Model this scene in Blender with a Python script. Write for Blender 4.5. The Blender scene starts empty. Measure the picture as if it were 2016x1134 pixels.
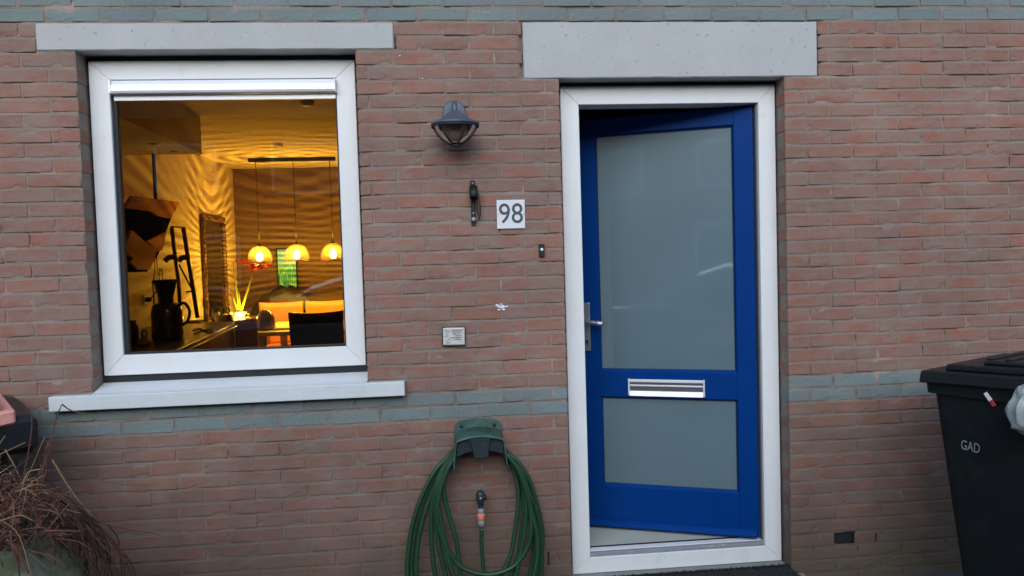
import bpy, bmesh, math, random
import numpy as np
from mathutils import Vector, Matrix, noise
random.seed(7)
S = bpy.context.scene
C = S.collection
R = math.radians
# ---------------------------------------------------------------- camera
CAM = Vector((1.6045, -3.4162, 1.5728)); YAW, PITCH, ROLL, FPX = 0.0916, -0.0423, -0.0297, 1515.0
_f = Vector((math.sin(YAW)*math.cos(PITCH), math.cos(YAW)*math.cos(PITCH), math.sin(PITCH)))
_r0 = Vector((math.cos(YAW), -math.sin(YAW), 0)); _u0 = _r0.cross(_f)
_r = _r0*math.cos(ROLL)+_u0*math.sin(ROLL); _u = _u0*math.cos(ROLL)-_r0*math.sin(ROLL)
cd = bpy.data.cameras.new('camera'); cam = bpy.data.objects.new('camera', cd); C.objects.link(cam)
cd.sensor_width = 36; cd.lens = 36*FPX/2016; cd.clip_start = 0.05; cd.clip_end = 500
cam.matrix_world = Matrix(((_r.x, _u.x, -_f.x, CAM.x), (_r.y, _u.y, -_f.y, CAM.y), (_r.z, _u.z, -_f.z, CAM.z), (0, 0, 0, 1)))
S.camera = cam
def at(px, py, Y):
    """measured photo point -> world point on the vertical plane y=Y"""
    d = _f + _r*((px-1008)/FPX) + _u*((567-py)/FPX)
    return CAM + d*((Y-CAM.y)/d.y)
def atp(px, py, p0, n):
    d = _f + _r*((px-1008)/FPX) + _u*((567-py)/FPX)
    return CAM + d*((Vector(p0)-CAM).dot(Vector(n))/d.dot(Vector(n)))
# ---------------------------------------------------------------- light
SUN_EL, SUN_AZ = 24, 188      # azimuth clockwise from +Y: the front of the house faces -Y
W = bpy.data.worlds.new('World'); S.world = W; W.use_nodes = True
nt = W.node_tree; sky = nt.nodes.new('ShaderNodeTexSky'); sky.sky_type = 'NISHITA'; sky.sun_disc = False
sky.sun_elevation = R(SUN_EL); sky.sun_rotation = R(SUN_AZ); sky.air_density = 1.0; sky.dust_density = 1.0; sky.ozone_density = 1.0
nt.links.new(sky.outputs[0], nt.nodes['Background'].inputs[0]); nt.nodes['Background'].inputs[1].default_value = 0.12
sd = bpy.data.lights.new('sun', 'SUN'); sd.energy = 1.4; sd.angle = R(70); sd.color = (.80, .91, 1)
sun = bpy.data.objects.new('sun', sd); C.objects.link(sun)
sun.rotation_euler = Vector((math.sin(R(SUN_AZ))*math.cos(R(SUN_EL)), math.cos(R(SUN_AZ))*math.cos(R(SUN_EL)), math.sin(R(SUN_EL)))).to_track_quat('Z', 'Y').to_euler()
S.view_settings.view_transform = 'Standard'; S.view_settings.look = 'None'; S.view_settings.gamma = 1
S.view_settings.exposure = 1.15
BULB_W = 41.0
# ---------------------------------------------------------------- materials
MATS = {}
def _principled(name):
    m = bpy.data.materials.new(name); m.use_nodes = True; MATS[name] = m
    return m, m.node_tree, m.node_tree.nodes['Principled BSDF']
def mat(name, col, rough=.5, metal=0., var=.12, scale=12., bump=0., bscale=60., spec=.5, coat=0., dirt=None, dscale=4., dmin=.55, dmax=.75, emis=None, es=0., sub=0., alpha=None, detail=6, stretch=None):
    """principled material with noise-driven tone variation, optional dirt stain colour and bump"""
    m, t, b = _principled(name); N = t.nodes.new; L = t.links.new
    tc = N('ShaderNodeTexCoord'); src = tc.outputs['Object']
    if stretch:
        mp = N('ShaderNodeMapping'); mp.inputs['Scale'].default_value = stretch; L(src, mp.inputs[0]); src = mp.outputs[0]
    n = N('ShaderNodeTexNoise'); n.inputs['Scale'].default_value = scale; n.inputs['Detail'].default_value = detail; n.inputs['Roughness'].default_value = .65; L(src, n.inputs['Vector'])
    r = N('ShaderNodeMapRange'); r.inputs[1].default_value = .25; r.inputs[2].default_value = .75; r.inputs[3].default_value = 1-var; r.inputs[4].default_value = 1+var; L(n.outputs[0], r.inputs[0])
    v = N('ShaderNodeVectorMath'); v.operation = 'SCALE'; v.inputs[0].default_value = col[:3]; L(r.outputs[0], v.inputs['Scale'])
    out = v.outputs[0]
    if dirt:
        n2 = N('ShaderNodeTexNoise'); n2.inputs['Scale'].default_value = dscale; n2.inputs['Detail'].default_value = 8; n2.inputs['Roughness'].default_value = .7; L(src, n2.inputs['Vector'])
        r2 = N('ShaderNodeMapRange'); r2.inputs[1].default_value = dmin; r2.inputs[2].default_value = dmax; L(n2.outputs[0], r2.inputs[0])
        mx = N('ShaderNodeMix'); mx.data_type = 'RGBA'; L(r2.outputs[0], mx.inputs[0]); L(out, mx.inputs[6]); mx.inputs[7].default_value = (*dirt, 1); out = mx.outputs[2]
    L(out, b.inputs['Base Color'])
    rr = N('ShaderNodeMapRange'); rr.inputs[3].default_value = max(0, rough-.08); rr.inputs[4].default_value = min(1, rough+.08); L(n.outputs[0], rr.inputs[0]); L(rr.outputs[0], b.inputs['Roughness'])
    b.inputs['Metallic'].default_value = metal; b.inputs['Specular IOR Level'].default_value = spec; b.inputs['Coat Weight'].default_value = coat
    if emis: b.inputs['Emission Color'].default_value = (*emis, 1); b.inputs['Emission Strength'].default_value = es
    if sub: b.inputs['Subsurface Weight'].default_value = sub; b.inputs['Subsurface Radius'].default_value = (.02, .02, .02)
    if bump:
        nb = N('ShaderNodeTexNoise'); nb.inputs['Scale'].default_value = bscale; nb.inputs['Detail'].default_value = 5; L(src, nb.inputs['Vector'])
        bp = N('ShaderNodeBump'); bp.inputs['Strength'].default_value = bump; bp.inputs['Distance'].default_value = .002; L(nb.outputs[0], bp.inputs['Height']); L(bp.outputs[0], b.inputs['Normal'])
    return m
def attr_mat(name, haze, hz0, hz1, bump, bscale, green=True, hue=.06):
    """brick / mortar material: colour attribute 'col' x noise, smeared with cement haze, algae low on the wall, darker brown towards the ground"""
    m, t, b = _principled(name); N = t.nodes.new; L = t.links.new
    tc = N('ShaderNodeTexCoord'); at_ = N('ShaderNodeAttribute'); at_.attribute_name = 'col'
    n = N('ShaderNodeTexNoise'); n.inputs['Scale'].default_value = 90; n.inputs['Detail'].default_value = 6; n.inputs['Roughness'].default_value = .7; L(tc.outputs['Object'], n.inputs['Vector'])
    r = N('ShaderNodeMapRange'); r.inputs[1].default_value = .3; r.inputs[2].default_value = .7; r.inputs[3].default_value = .86; r.inputs[4].default_value = 1.14; L(n.outputs[0], r.inputs[0])
    v = N('ShaderNodeVectorMath'); v.operation = 'SCALE'; L(at_.outputs['Color'], v.inputs[0]); L(r.outputs[0], v.inputs['Scale'])
    mp = N('ShaderNodeMapping'); mp.inputs['Scale'].default_value = (1, 1, 2.6); L(tc.outputs['Object'], mp.inputs[0])
    n2 = N('ShaderNodeTexNoise'); n2.inputs['Scale'].default_value = 7.5; n2.inputs['Detail'].default_value = 9; n2.inputs['Roughness'].default_value = .72; L(mp.outputs[0], n2.inputs['Vector'])
    r2 = N('ShaderNodeMapRange'); r2.inputs[1].default_value = hz0; r2.inputs[2].default_value = hz1; r2.inputs[4].default_value = .8; L(n2.outputs[0], r2.inputs[0])
    hm = N('ShaderNodeMath'); hm.operation = 'MULTIPLY'; L(r2.outputs[0], hm.inputs[0]); L(at_.outputs['Alpha'], hm.inputs[1])
    mx = N('ShaderNodeMix'); mx.data_type = 'RGBA'; L(hm.outputs[0], mx.inputs[0]); L(v.outputs[0], mx.inputs[6]); mx.inputs[7].default_value = (*haze, 1)
    # fine white lime specks
    vo = N('ShaderNodeTexNoise'); vo.inputs['Scale'].default_value = 38; vo.inputs['Detail'].default_value = 3; L(tc.outputs['Object'], vo.inputs['Vector'])
    r3 = N('ShaderNodeMapRange'); r3.inputs[1].default_value = .73; r3.inputs[2].default_value = .8; r3.inputs[4].default_value = .6; L(vo.outputs[0], r3.inputs[0])
    mx2 = N('ShaderNodeMix'); mx2.data_type = 'RGBA'; L(r3.outputs[0], mx2.inputs[0]); L(mx.outputs[2], mx2.inputs[6]); mx2.inputs[7].default_value = (.5, .47, .45, 1)
    # large soft weathering blotches
    n5 = N('ShaderNodeTexNoise'); n5.inputs['Scale'].default_value = 1.6; n5.inputs['Detail'].default_value = 4; L(tc.outputs['Object'], n5.inputs['Vector'])
    r5 = N('ShaderNodeMapRange'); r5.inputs[1].default_value = .3; r5.inputs[2].default_value = .7; r5.inputs[3].default_value = .84; r5.inputs[4].default_value = 1.1; L(n5.outputs[0], r5.inputs[0])
    vs = N('ShaderNodeVectorMath'); vs.operation = 'SCALE'; L(mx2.outputs[2], vs.inputs[0]); L(r5.outputs[0], vs.inputs['Scale'])
    # algae: splash zone near the ground, ragged by noise
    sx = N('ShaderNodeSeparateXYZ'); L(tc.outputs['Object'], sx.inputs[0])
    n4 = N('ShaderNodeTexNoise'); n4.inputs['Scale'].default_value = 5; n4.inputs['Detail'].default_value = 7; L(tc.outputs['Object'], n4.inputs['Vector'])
    ma = N('ShaderNodeMath'); ma.operation = 'MULTIPLY_ADD'; ma.inputs[1].default_value = -.5; L(n4.outputs[0], ma.inputs[0]); L(sx.outputs[2], ma.inputs[2])
    r4 = N('ShaderNodeMapRange'); r4.inputs[1].default_value = .12; r4.inputs[2].default_value = -.22; r4.inputs[4].default_value = .75; L(ma.outputs[0], r4.inputs[0])
    mx3 = N('ShaderNodeMix'); mx3.data_type = 'RGBA'; L(r4.outputs[0], mx3.inputs[0]); L(vs.outputs[0], mx3.inputs[6]); mx3.inputs[7].default_value = (.085, .085, .045, 1)
    ma2 = N('ShaderNodeMath'); ma2.operation = 'MULTIPLY_ADD'; ma2.inputs[1].default_value = -1.1; L(n4.outputs[0], ma2.inputs[0]); L(sx.outputs[2], ma2.inputs[2])  # brown tone, stronger towards the ground, ragged by noise
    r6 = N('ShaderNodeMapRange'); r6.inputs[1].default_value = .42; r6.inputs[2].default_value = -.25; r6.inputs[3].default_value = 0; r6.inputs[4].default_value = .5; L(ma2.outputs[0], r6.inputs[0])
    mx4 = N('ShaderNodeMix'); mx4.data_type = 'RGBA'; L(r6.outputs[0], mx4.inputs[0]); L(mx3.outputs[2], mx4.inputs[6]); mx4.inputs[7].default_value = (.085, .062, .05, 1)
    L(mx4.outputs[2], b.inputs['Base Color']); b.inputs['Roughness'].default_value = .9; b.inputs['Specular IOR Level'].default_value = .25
    nb = N('ShaderNodeTexNoise'); nb.inputs['Scale'].default_value = bscale; nb.inputs['Detail'].default_value = 8; nb.inputs['Roughness'].default_value = .7; L(tc.outputs['Object'], nb.inputs['Vector'])
    bp = N('ShaderNodeBump'); bp.inputs['Strength'].default_value = bump; bp.inputs['Distance'].default_value = .003; L(nb.outputs[0], bp.inputs['Height']); L(bp.outputs[0], b.inputs['Normal'])
    return m
def glass_mat(name, tint=(1, 1, 1), ior=1.45, rough=0.):
    m = bpy.data.materials.new(name); m.use_nodes = True; t = m.node_tree; t.nodes.clear(); N = t.nodes.new; L = t.links.new
    o = N('ShaderNodeOutputMaterial'); tr = N('ShaderNodeBsdfTransparent'); tr.inputs[0].default_value = (*tint, 1)
    g = N('ShaderNodeBsdfGlossy'); g.inputs['Roughness'].default_value = rough; fr = N('ShaderNodeFresnel'); fr.inputs[0].default_value = ior; mx = N('ShaderNodeMixShader')
    L(fr.outputs[0], mx.inputs[0]); L(tr.outputs[0], mx.inputs[1]); L(g.outputs[0], mx.inputs[2]); L(mx.outputs[0], o.inputs[0]); MATS[name] = m
    return m
def glow_mat(name, col, strength, opacity):
    m = bpy.data.materials.new(name); m.use_nodes = True; t = m.node_tree; t.nodes.clear(); N = t.nodes.new; L = t.links.new
    o = N('ShaderNodeOutputMaterial'); tr = N('ShaderNodeBsdfTransparent'); e = N('ShaderNodeEmission'); e.inputs[0].default_value = (*col, 1); e.inputs[1].default_value = strength
    mx = N('ShaderNodeMixShader'); mx.inputs[0].default_value = opacity; L(tr.outputs[0], mx.inputs[1]); L(e.outputs[0], mx.inputs[2]); L(mx.outputs[0], o.inputs[0]); MATS[name] = m
    return m
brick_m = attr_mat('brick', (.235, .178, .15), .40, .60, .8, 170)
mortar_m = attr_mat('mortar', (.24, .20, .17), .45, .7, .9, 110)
white_m = mat('white_frame', (.715, .72, .72), .42, var=.04, scale=5, dirt=(.52, .53, .50), dscale=7, dmin=.58, dmax=.9, bump=.06)
sill_m = mat('sill_paint', (.56, .58, .59), .55, var=.06, scale=9, dirt=(.35, .38, .33), dscale=14, dmin=.66, dmax=.85, bump=.2)
conc_m = mat('lintel_concrete', (.40, .40, .395), .85, var=.09, scale=5, dirt=(.17, .17, .165), dscale=42, dmin=.61, dmax=.70, bump=.5, bscale=200)
blue_m = mat('blue_paint', (.0002, .034, .178), .42, var=.07, scale=6, bump=.08, bscale=25, spec=.09, dirt=(.004, .022, .11), dscale=5, dmin=.6, dmax=.8)
frost_m = mat('frosted_glass', (.104, .160, .186), .38, var=.06, scale=1.6, coat=.55, spec=.4)
frost_m.node_tree.nodes['Principled BSDF'].inputs['Coat Roughness'].default_value = .03; frost_m.node_tree.nodes['Principled BSDF'].inputs['Coat IOR'].default_value = 1.9; frost_m.node_tree.nodes['Principled BSDF'].inputs['Coat Weight'].default_value = .9
black_m = mat('black_rubber', (.008, .011, .013), .7, var=.2)
alu_m = mat('aluminium', (.72, .73, .75), .28, 1., var=.05, scale=60, stretch=(.2, 1, 1))
aluw_m = mat('bright_aluminium', (.78, .79, .81), .35, .25, var=.04, scale=40)
alud_m = mat('grey_aluminium', (.17, .17, .18), .35, .6, var=.06, scale=40, stretch=(.2, 1, 1))
steel_m = mat('handle_steel', (.45, .47, .5), .35, .85, var=.06, scale=40)
thr_m = mat('threshold_grey', (.24, .26, .28), .6, var=.15, scale=30, dirt=(.45, .46, .46), dscale=25, dmin=.62, dmax=.7)
stone_m = mat('step_concrete', (.2, .2, .19), .9, var=.2, scale=12, bump=.5, dirt=(.1, .11, .07), dscale=6)
lamp_m = mat('lamp_metal', (.07, .095, .125), .42, .3, var=.12, scale=30, dirt=(.16, .18, .2), dscale=22, bump=.12)
cage_m = mat('lamp_cage', (.02, .022, .026), .5, var=.2)
lglass_m = mat('lamp_glass', (.3, .24, .21), .2, var=.1, scale=20, alpha=.6)
_b = lglass_m.node_tree.nodes['Principled BSDF']; _b.inputs['Transmission Weight'].default_value = .82; _b.inputs['IOR'].default_value = 1.15; _b.inputs['Roughness'].default_value = .15
for l in list(_b.inputs['Roughness'].links): lglass_m.node_tree.links.remove(l)
lampg_m = glass_mat('lantern_glass', (.82, .77, .74), 1.22, .12)
bulbw_m = mat('opal_bulb', (.33, .27, .25), .6)
iron_m = mat('black_iron', (.012, .014, .016), .5, .3, var=.3, scale=80, bump=.3)
zinc_m = mat('zinc_bolt', (.3, .3, .32), .5, .5, var=.2, scale=120)
leather_m = mat('brown_leather', (.06, .035, .03), .75, var=.25, scale=60, bump=.3)
sign_m = mat('sign_white', (.66, .67, .7), .4, var=.03, scale=8)
digit_m = mat('sign_digits', (.055, .06, .07), .5, var=.08)
btn_m = mat('bell_button', (.8, .8, .8), .3, var=.02)
plqe_m = mat('plaque_relief', (.52, .51, .48), .7, var=.16, scale=60, dirt=(.1, .1, .1), dscale=70, dmin=.6, dmax=.72, bump=.6, bscale=180)
ink_m = mat('plaque_ink', (.05, .05, .05), .7, var=.2)
lime_m = mat('white_splash', (.7, .7, .72), .8, var=.1)
holder_m = mat('holder_green', (.03, .075, .062), .5, var=.2, scale=14, dirt=(.085, .13, .115), dscale=12, dmin=.45, dmax=.7, bump=.25, bscale=70)
holderd_m = mat('holder_dark', (.014, .026, .03), .45, var=.2, scale=14, dirt=(.06, .09, .09), dscale=18, dmin=.58, dmax=.75, bump=.2, bscale=70)
hose_m = mat('hose_green', (.010, .046, .021), .42, var=.16, scale=40, dirt=(.024, .055, .03), dscale=30, bump=.3, bscale=220)
hoseg_m = mat('connector_grey', (.22, .23, .24), .5, var=.06)
orange_m = mat('connector_orange', (.62, .19, .12), .5, var=.08, scale=20)
bin_m = mat('bin_black', (.006, .0085, .0095), .55, var=.2, scale=20, bump=.18, bscale=160, spec=.2, dirt=(.016, .018, .018), dscale=5, dmin=.55, dmax=.8)
lid_m = mat('bin_lid', (.009, .011, .014), .42, var=.25, scale=9, bump=.12, bscale=80, dirt=(.022, .026, .032), dscale=10, spec=.35)
letter_m = mat('bin_letters', (.2, .225, .24), .6, var=.15, scale=60)
pink_m = mat('pink_lid', (.62, .27, .23), .5, var=.08, scale=8, dirt=(.4, .2, .17), dscale=12, bump=.08)
tagw_m = mat('tag_white', (.7, .7, .72), .4); tagr_m = mat('tag_red', (.4, .03, .05), .4)
bag_m = mat('plastic_bag', (.28, .31, .31), .35, var=.12, scale=12, bump=.35, bscale=25)
moss_m = mat('mossy_stone', (.15, .16, .115), .92, var=.3, scale=14, dirt=(.065, .085, .04), dscale=9, dmin=.46, dmax=.58, bump=1.0, bscale=60)
soil_m = mat('soil', (.035, .022, .015), 1, var=.4, scale=40, bump=1, bscale=60)
twig_m = mat('twig_redbrown', (.105, .038, .022), .75, var=.4, scale=25, bump=.3)
twigd_m = mat('twig_dark', (.035, .018, .014), .8, var=.4, scale=25, bump=.3)
straw_m = mat('twig_straw', (.22, .125, .065), .7, var=.3, scale=30, bump=.3)
mat_m = mat('coir_black', (.012, .012, .013), 1, var=.4, scale=200, bump=1, bscale=400)
pave_m = mat('paving', (.075, .072, .068), .85, var=.25, scale=5, bump=.4, dirt=(.04, .045, .03), dscale=2)
asph_m = mat('asphalt', (.05, .05, .052), .8, var=.2, scale=20, bump=.5)
# interior
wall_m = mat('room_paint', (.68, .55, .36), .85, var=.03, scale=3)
taupe_m = mat('wall_taupe', (.17, .105, .065), .85, var=.05, scale=3)  # even brown tone, darker than the left room wall
ceil_m = mat('ceiling_paint', (.66, .54, .36), .85, var=.02, scale=3)
floor_m = mat('wood_floor', (.1, .06, .035), .4, var=.3, scale=6, stretch=(4, .4, 1))
dark_m = mat('dark_lacquer', (.012, .009, .008), .25, var=.2, spec=.6)
ctop_m = mat('counter_stone', (.05, .04, .032), .3, var=.3, scale=30)
cab_m = mat('cabinet_wood', (.15, .075, .045), .4, var=.15, scale=6, stretch=(1, 1, 4))
hoodo_m = mat('hood_lamplit', (.62, .24, .05), .8, 0, var=.06, spec=.02)  # lamplight on the glass facets painted in as orange base colour
hoodg_m = mat('hood_glass', (.012, .009, .010), .8, .0, var=.1, spec=.0)
wood_m = mat('dark_wood', (.11, .05, .025), .5, var=.3, scale=20, stretch=(1, 1, .2))
woodl_m = mat('table_wood', (.78, .66, .25), .45, var=.12, scale=8, stretch=(.3, 2, 1))
redg_m = mat('dark_red_glass', (.025, .004, .004), .2, var=.2, spec=.8)
pend_m = mat('cardboard_slats', (.2, .115, .04), .8, var=.15, scale=90)
tan_m = mat('tan_leather', (.55, .2, .06), .55, var=.12, scale=12, bump=.2, bscale=14)
chair_m = mat('black_leather', (.018, .013, .012), .4, var=.3, scale=8, bump=.25, bscale=18)
gold_m = mat('gilded_frame', (.15, .075, .03), .5, .2, var=.45, scale=30, bump=1, bscale=90)
mirror_m = mat('mirror_silver', (.34, .38, .42), .03, 1, var=0)
stem_m = mat('stem_green', (.45, .5, .05), .5, var=.1); petal_m = mat('petal_red', (.8, .09, .04), .5, var=.3, scale=25)
pot_m = mat('white_pot', (.75, .72, .6), .5, var=.1); clear_m = glass_mat('clear_glass', (.96, .97, .95), 1.45)
bronze_m = mat('bronze', (.2, .15, .08), .25, .7, var=.2, scale=10)
cloth_m = mat('grey_cloth', (.05, .045, .062), .9, var=.3, scale=20, bump=.6, bscale=30)
towel_m = mat('brown_towel', (.3, .14, .07), .95, var=.2, scale=30, bump=.6)
pane_m = glass_mat('window_glass', (.80, .79, .75), 1.58)
bulb_m = glow_mat('bulb_glow', (1, .70, .26), 24, .32)
white2_m = mat('hall_white', (.42, .43, .38), .6, var=.05)
def picture_mat():
    m, t, b = _principled('picture_art'); N = t.nodes.new; L = t.links.new
    tc = N('ShaderNodeTexCoord'); mp = N('ShaderNodeMapping'); mp.inputs['Scale'].default_value = (28, 28, 5); L(tc.outputs['Object'], mp.inputs[0])
    n = N('ShaderNodeTexNoise'); n.inputs['Scale'].default_value = 1.3; n.inputs['Detail'].default_value = 5; n.inputs['Distortion'].default_value = 1.2; L(mp.outputs[0], n.inputs['Vector'])
    cr = N('ShaderNodeValToRGB'); e = cr.color_ramp.elements; e[0].position = .33; e[0].color = (.01, .1, .04, 1); e[1].position = .7; e[1].color = (.55, .7, .03, 1)
    x = e.new(.5); x.color = (.05, .4, .12, 1); L(n.outputs[0], cr.inputs[0])
    sx = N('ShaderNodeSeparateXYZ'); L(tc.outputs['Object'], sx.inputs[0]); r = N('ShaderNodeMapRange'); r.inputs[1].default_value = .3; r.inputs[2].default_value = .36; L(sx.outputs[2], r.inputs[0])
    mx = N('ShaderNodeMix'); mx.data_type = 'RGBA'; L(r.outputs[0], mx.inputs[0]); L(cr.outputs[0], mx.inputs[6]); mx.inputs[7].default_value = (.13, .42, .34, 1); L(mx.outputs[2], b.inputs['Base Color']); b.inputs['Roughness'].default_value = .3
    L(mx.outputs[2], b.inputs['Emission Color']); b.inputs['Emission Strength'].default_value = .22  # canvas given a faint glow of its own so it looks lit
    return m
art_m = picture_mat()
# ---------------------------------------------------------------- mesh helpers
class MB:
    def __init__(s): s.v = []; s.f = []; s.m = []; s.sm = []; s.col = None
    def add(s, vs, fs, mi=0, smooth=False):
        o = len(s.v); s.v += [tuple(v) for v in vs]; s.f += [tuple(i+o for i in f) for f in fs]; s.m += [mi]*len(fs); s.sm += [smooth]*len(fs)
    def bm(s, bm, mi=0, smooth=False, M=None):
        if M is not None: bm.transform(M)
        bm.verts.index_update(); s.add([v.co[:] for v in bm.verts], [[v.index for v in f.verts] for f in bm.faces], mi, smooth); bm.free()
    def box(s, x0, x1, y0, y1, z0, z1, bev=.0, mi=0, M=None, seg=1):
        b = bmesh.new(); bmesh.ops.create_cube(b, size=1)
        for v in b.verts: v.co = Vector(((x0+x1)/2+v.co.x*(x1-x0), (y0+y1)/2+v.co.y*(y1-y0), (z0+z1)/2+v.co.z*(z1-z0)))
        if bev: bmesh.ops.bevel(b, geom=b.edges[:], offset=bev, segments=seg, affect='EDGES', profile=.6)
        s.bm(b, mi, False, M)
    def prism(s, pts, y0, y1, mi=0, axis='y', bev=0., M=None):
        """polygon in XZ extruded along y (or another axis)"""
        b = bmesh.new(); n = len(pts)
        def P(a, c, t): return {'y': (a, t, c), 'x': (t, a, c), 'z': (a, c, t)}[axis]
        A = [b.verts.new(P(a, c, y0)) for a, c in pts]; B = [b.verts.new(P(a, c, y1)) for a, c in pts]
        b.faces.new(A); b.faces.new(B[::-1])
        for i in range(n): b.faces.new((A[i], B[i], B[(i+1) % n], A[(i+1) % n]))
        bmesh.ops.recalc_face_normals(b, faces=b.faces[:])
        if bev: bmesh.ops.bevel(b, geom=b.edges[:], offset=bev, segments=1, affect='EDGES')
        s.bm(b, mi, False, M)
    def lathe(s, prof, c=(0, 0, 0), n=32, mi=0, axis='z', smooth=True, M=None, a0=0, a1=2*math.pi):
        full = abs(a1-a0-2*math.pi) < 1e-6; k = n if full else n+1; vs = []; fs = []
        for (r, h) in prof:
            for i in range(k):
                a = a0+(a1-a0)*i/n; x, y = r*math.cos(a), r*math.sin(a)
                p = {'z': (x, y, h), 'y': (x, h, y), 'x': (h, x, y)}[axis]; vs.append((p[0]+c[0], p[1]+c[1], p[2]+c[2]))
        for j in range(len(prof)-1):
            for i in range(n):
                a = j*k+i; b_ = j*k+(i+1) % k; fs.append((a, b_, b_+k, a+k) if axis != 'y' else (a, a+k, b_+k, b_))
        if M is not None: vs = [M @ Vector(v) for v in vs]
        s.add(vs, fs, mi, smooth)
    def tube(s, pts, r, n=8, mi=0, caps=True):
        pts = [Vector(p) for p in pts]; rs = r if isinstance(r, (list, tuple)) else [r]*len(pts); vs = []; fs = []; up = None
        for i, p in enumerate(pts):
            t = (pts[min(i+1, len(pts)-1)]-pts[max(i-1, 0)]).normalized()
            if up is None: up = t.orthogonal().normalized()
            up = (up-t*up.dot(t)).normalized(); w = t.cross(up)
            for k in range(n):
                a = 2*math.pi*k/n; vs.append(p+(up*math.cos(a)+w*math.sin(a))*rs[i])
        for j in range(len(pts)-1):
            for k in range(n): a = j*n+k; b_ = j*n+(k+1) % n; fs.append((a, b_, b_+n, a+n))
        if caps: fs.append(tuple(range(n))[::-1]); fs.append(tuple((len(pts)-1)*n+k for k in range(n)))
        s.add(vs, fs, mi, True)
    def blob(s, c, rad, mi=0, sub=3, amp=.1, fr=3., seed=0, M=None):
        b = bmesh.new(); bmesh.ops.create_icosphere(b, subdivisions=sub, radius=1)
        for v in b.verts:
            k = 1+amp*noise.fractal(v.co*fr+Vector((seed*7.1, 0, 0)), 1, 2, 4) if amp > 0 else 1+.16*noise.noise(v.co*1.6+Vector((seed, 0, 0)))+amp*abs(noise.noise(Vector((v.co.x*3*fr, v.co.y*3*fr, v.co.z*1.1*fr))+Vector((seed*3, 1, 0))))
            v.co = Vector((v.co.x*rad[0]*k+c[0], v.co.y*rad[1]*k+c[1], v.co.z*rad[2]*k+c[2]))
        s.bm(b, mi, True, M)
    def build(s, name, mats, parent=None, loc=None, rot=None):
        me = bpy.data.meshes.new(name); me.from_pydata(s.v, [], s.f); o = bpy.data.objects.new(name, me); C.objects.link(o)
        for m in (mats if isinstance(mats, (list, tuple)) else [mats]): me.materials.append(m)
        me.polygons.foreach_set('material_index', s.m); me.polygons.foreach_set('use_smooth', s.sm)
        if s.col is not None:
            ca = me.color_attributes.new('col', 'FLOAT_COLOR', 'POINT'); ca.data.foreach_set('color', np.array(s.col, dtype=np.float32).ravel())
        me.update()
        if parent is not None: o.parent = parent
        if loc: o.location = loc
        if rot: o.rotation_euler = rot
        return o
def tag(o, label, cat, group=None, kind=None):
    if label: o['label'] = label
    if cat: o['category'] = cat
    if group: o['group'] = group
    if kind: o['kind'] = kind
    return o
def thing(name, label, cat, loc=(0, 0, 0), rot=None, group=None):
    o = bpy.data.objects.new(name, None); C.objects.link(o); o.location = loc; o.empty_display_size = .1
    if rot: o.rotation_euler = rot
    return tag(o, label, cat, group)
def spline(pts, n=10):
    """Catmull-Rom through the points"""
    P = [Vector(p) for p in pts]; P = [P[0]*2-P[1]]+P+[P[-1]*2-P[-2]]; out = []
    for i in range(1, len(P)-2):
        for k in range(n):
            t = k/n; a, b, c, d = P[i-1:i+3]
            out.append(.5*((2*b)+(c-a)*t+(2*a-5*b+4*c-d)*t*t+(3*b-a-3*c+d)*t**3))
    out.append(P[-2]); return out
def text_mesh(txt, size, depth, name, mt, parent, M, align='CENTER', xscale=1.0, bold=0.):
    cu = bpy.data.curves.new(name, 'FONT'); cu.body = txt; cu.size = size; cu.extrude = depth; cu.align_x = align; cu.align_y = 'CENTER'; cu.offset = bold; cu.space_character = 1.0
    tmp = bpy.data.objects.new('tmp', cu); C.objects.link(tmp); dg = bpy.context.evaluated_depsgraph_get(); dg.update()
    me = bpy.data.meshes.new_from_object(tmp.evaluated_get(dg)); bpy.data.objects.remove(tmp)
    me.transform(M @ Matrix.Diagonal((xscale, 1, 1, 1))); me.materials.clear(); me.materials.append(mt); o = bpy.data.objects.new(name, me); C.objects.link(o)
    if parent is not None: o.parent = parent
    return o
def bolt(mb, c, r, y, h=.003, mi=0): mb.lathe([(0, y-h), (r*.8, y-h), (r, y-h*.4), (r, y)], (c[0], 0, c[1]), 12, mi, 'y')
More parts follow.
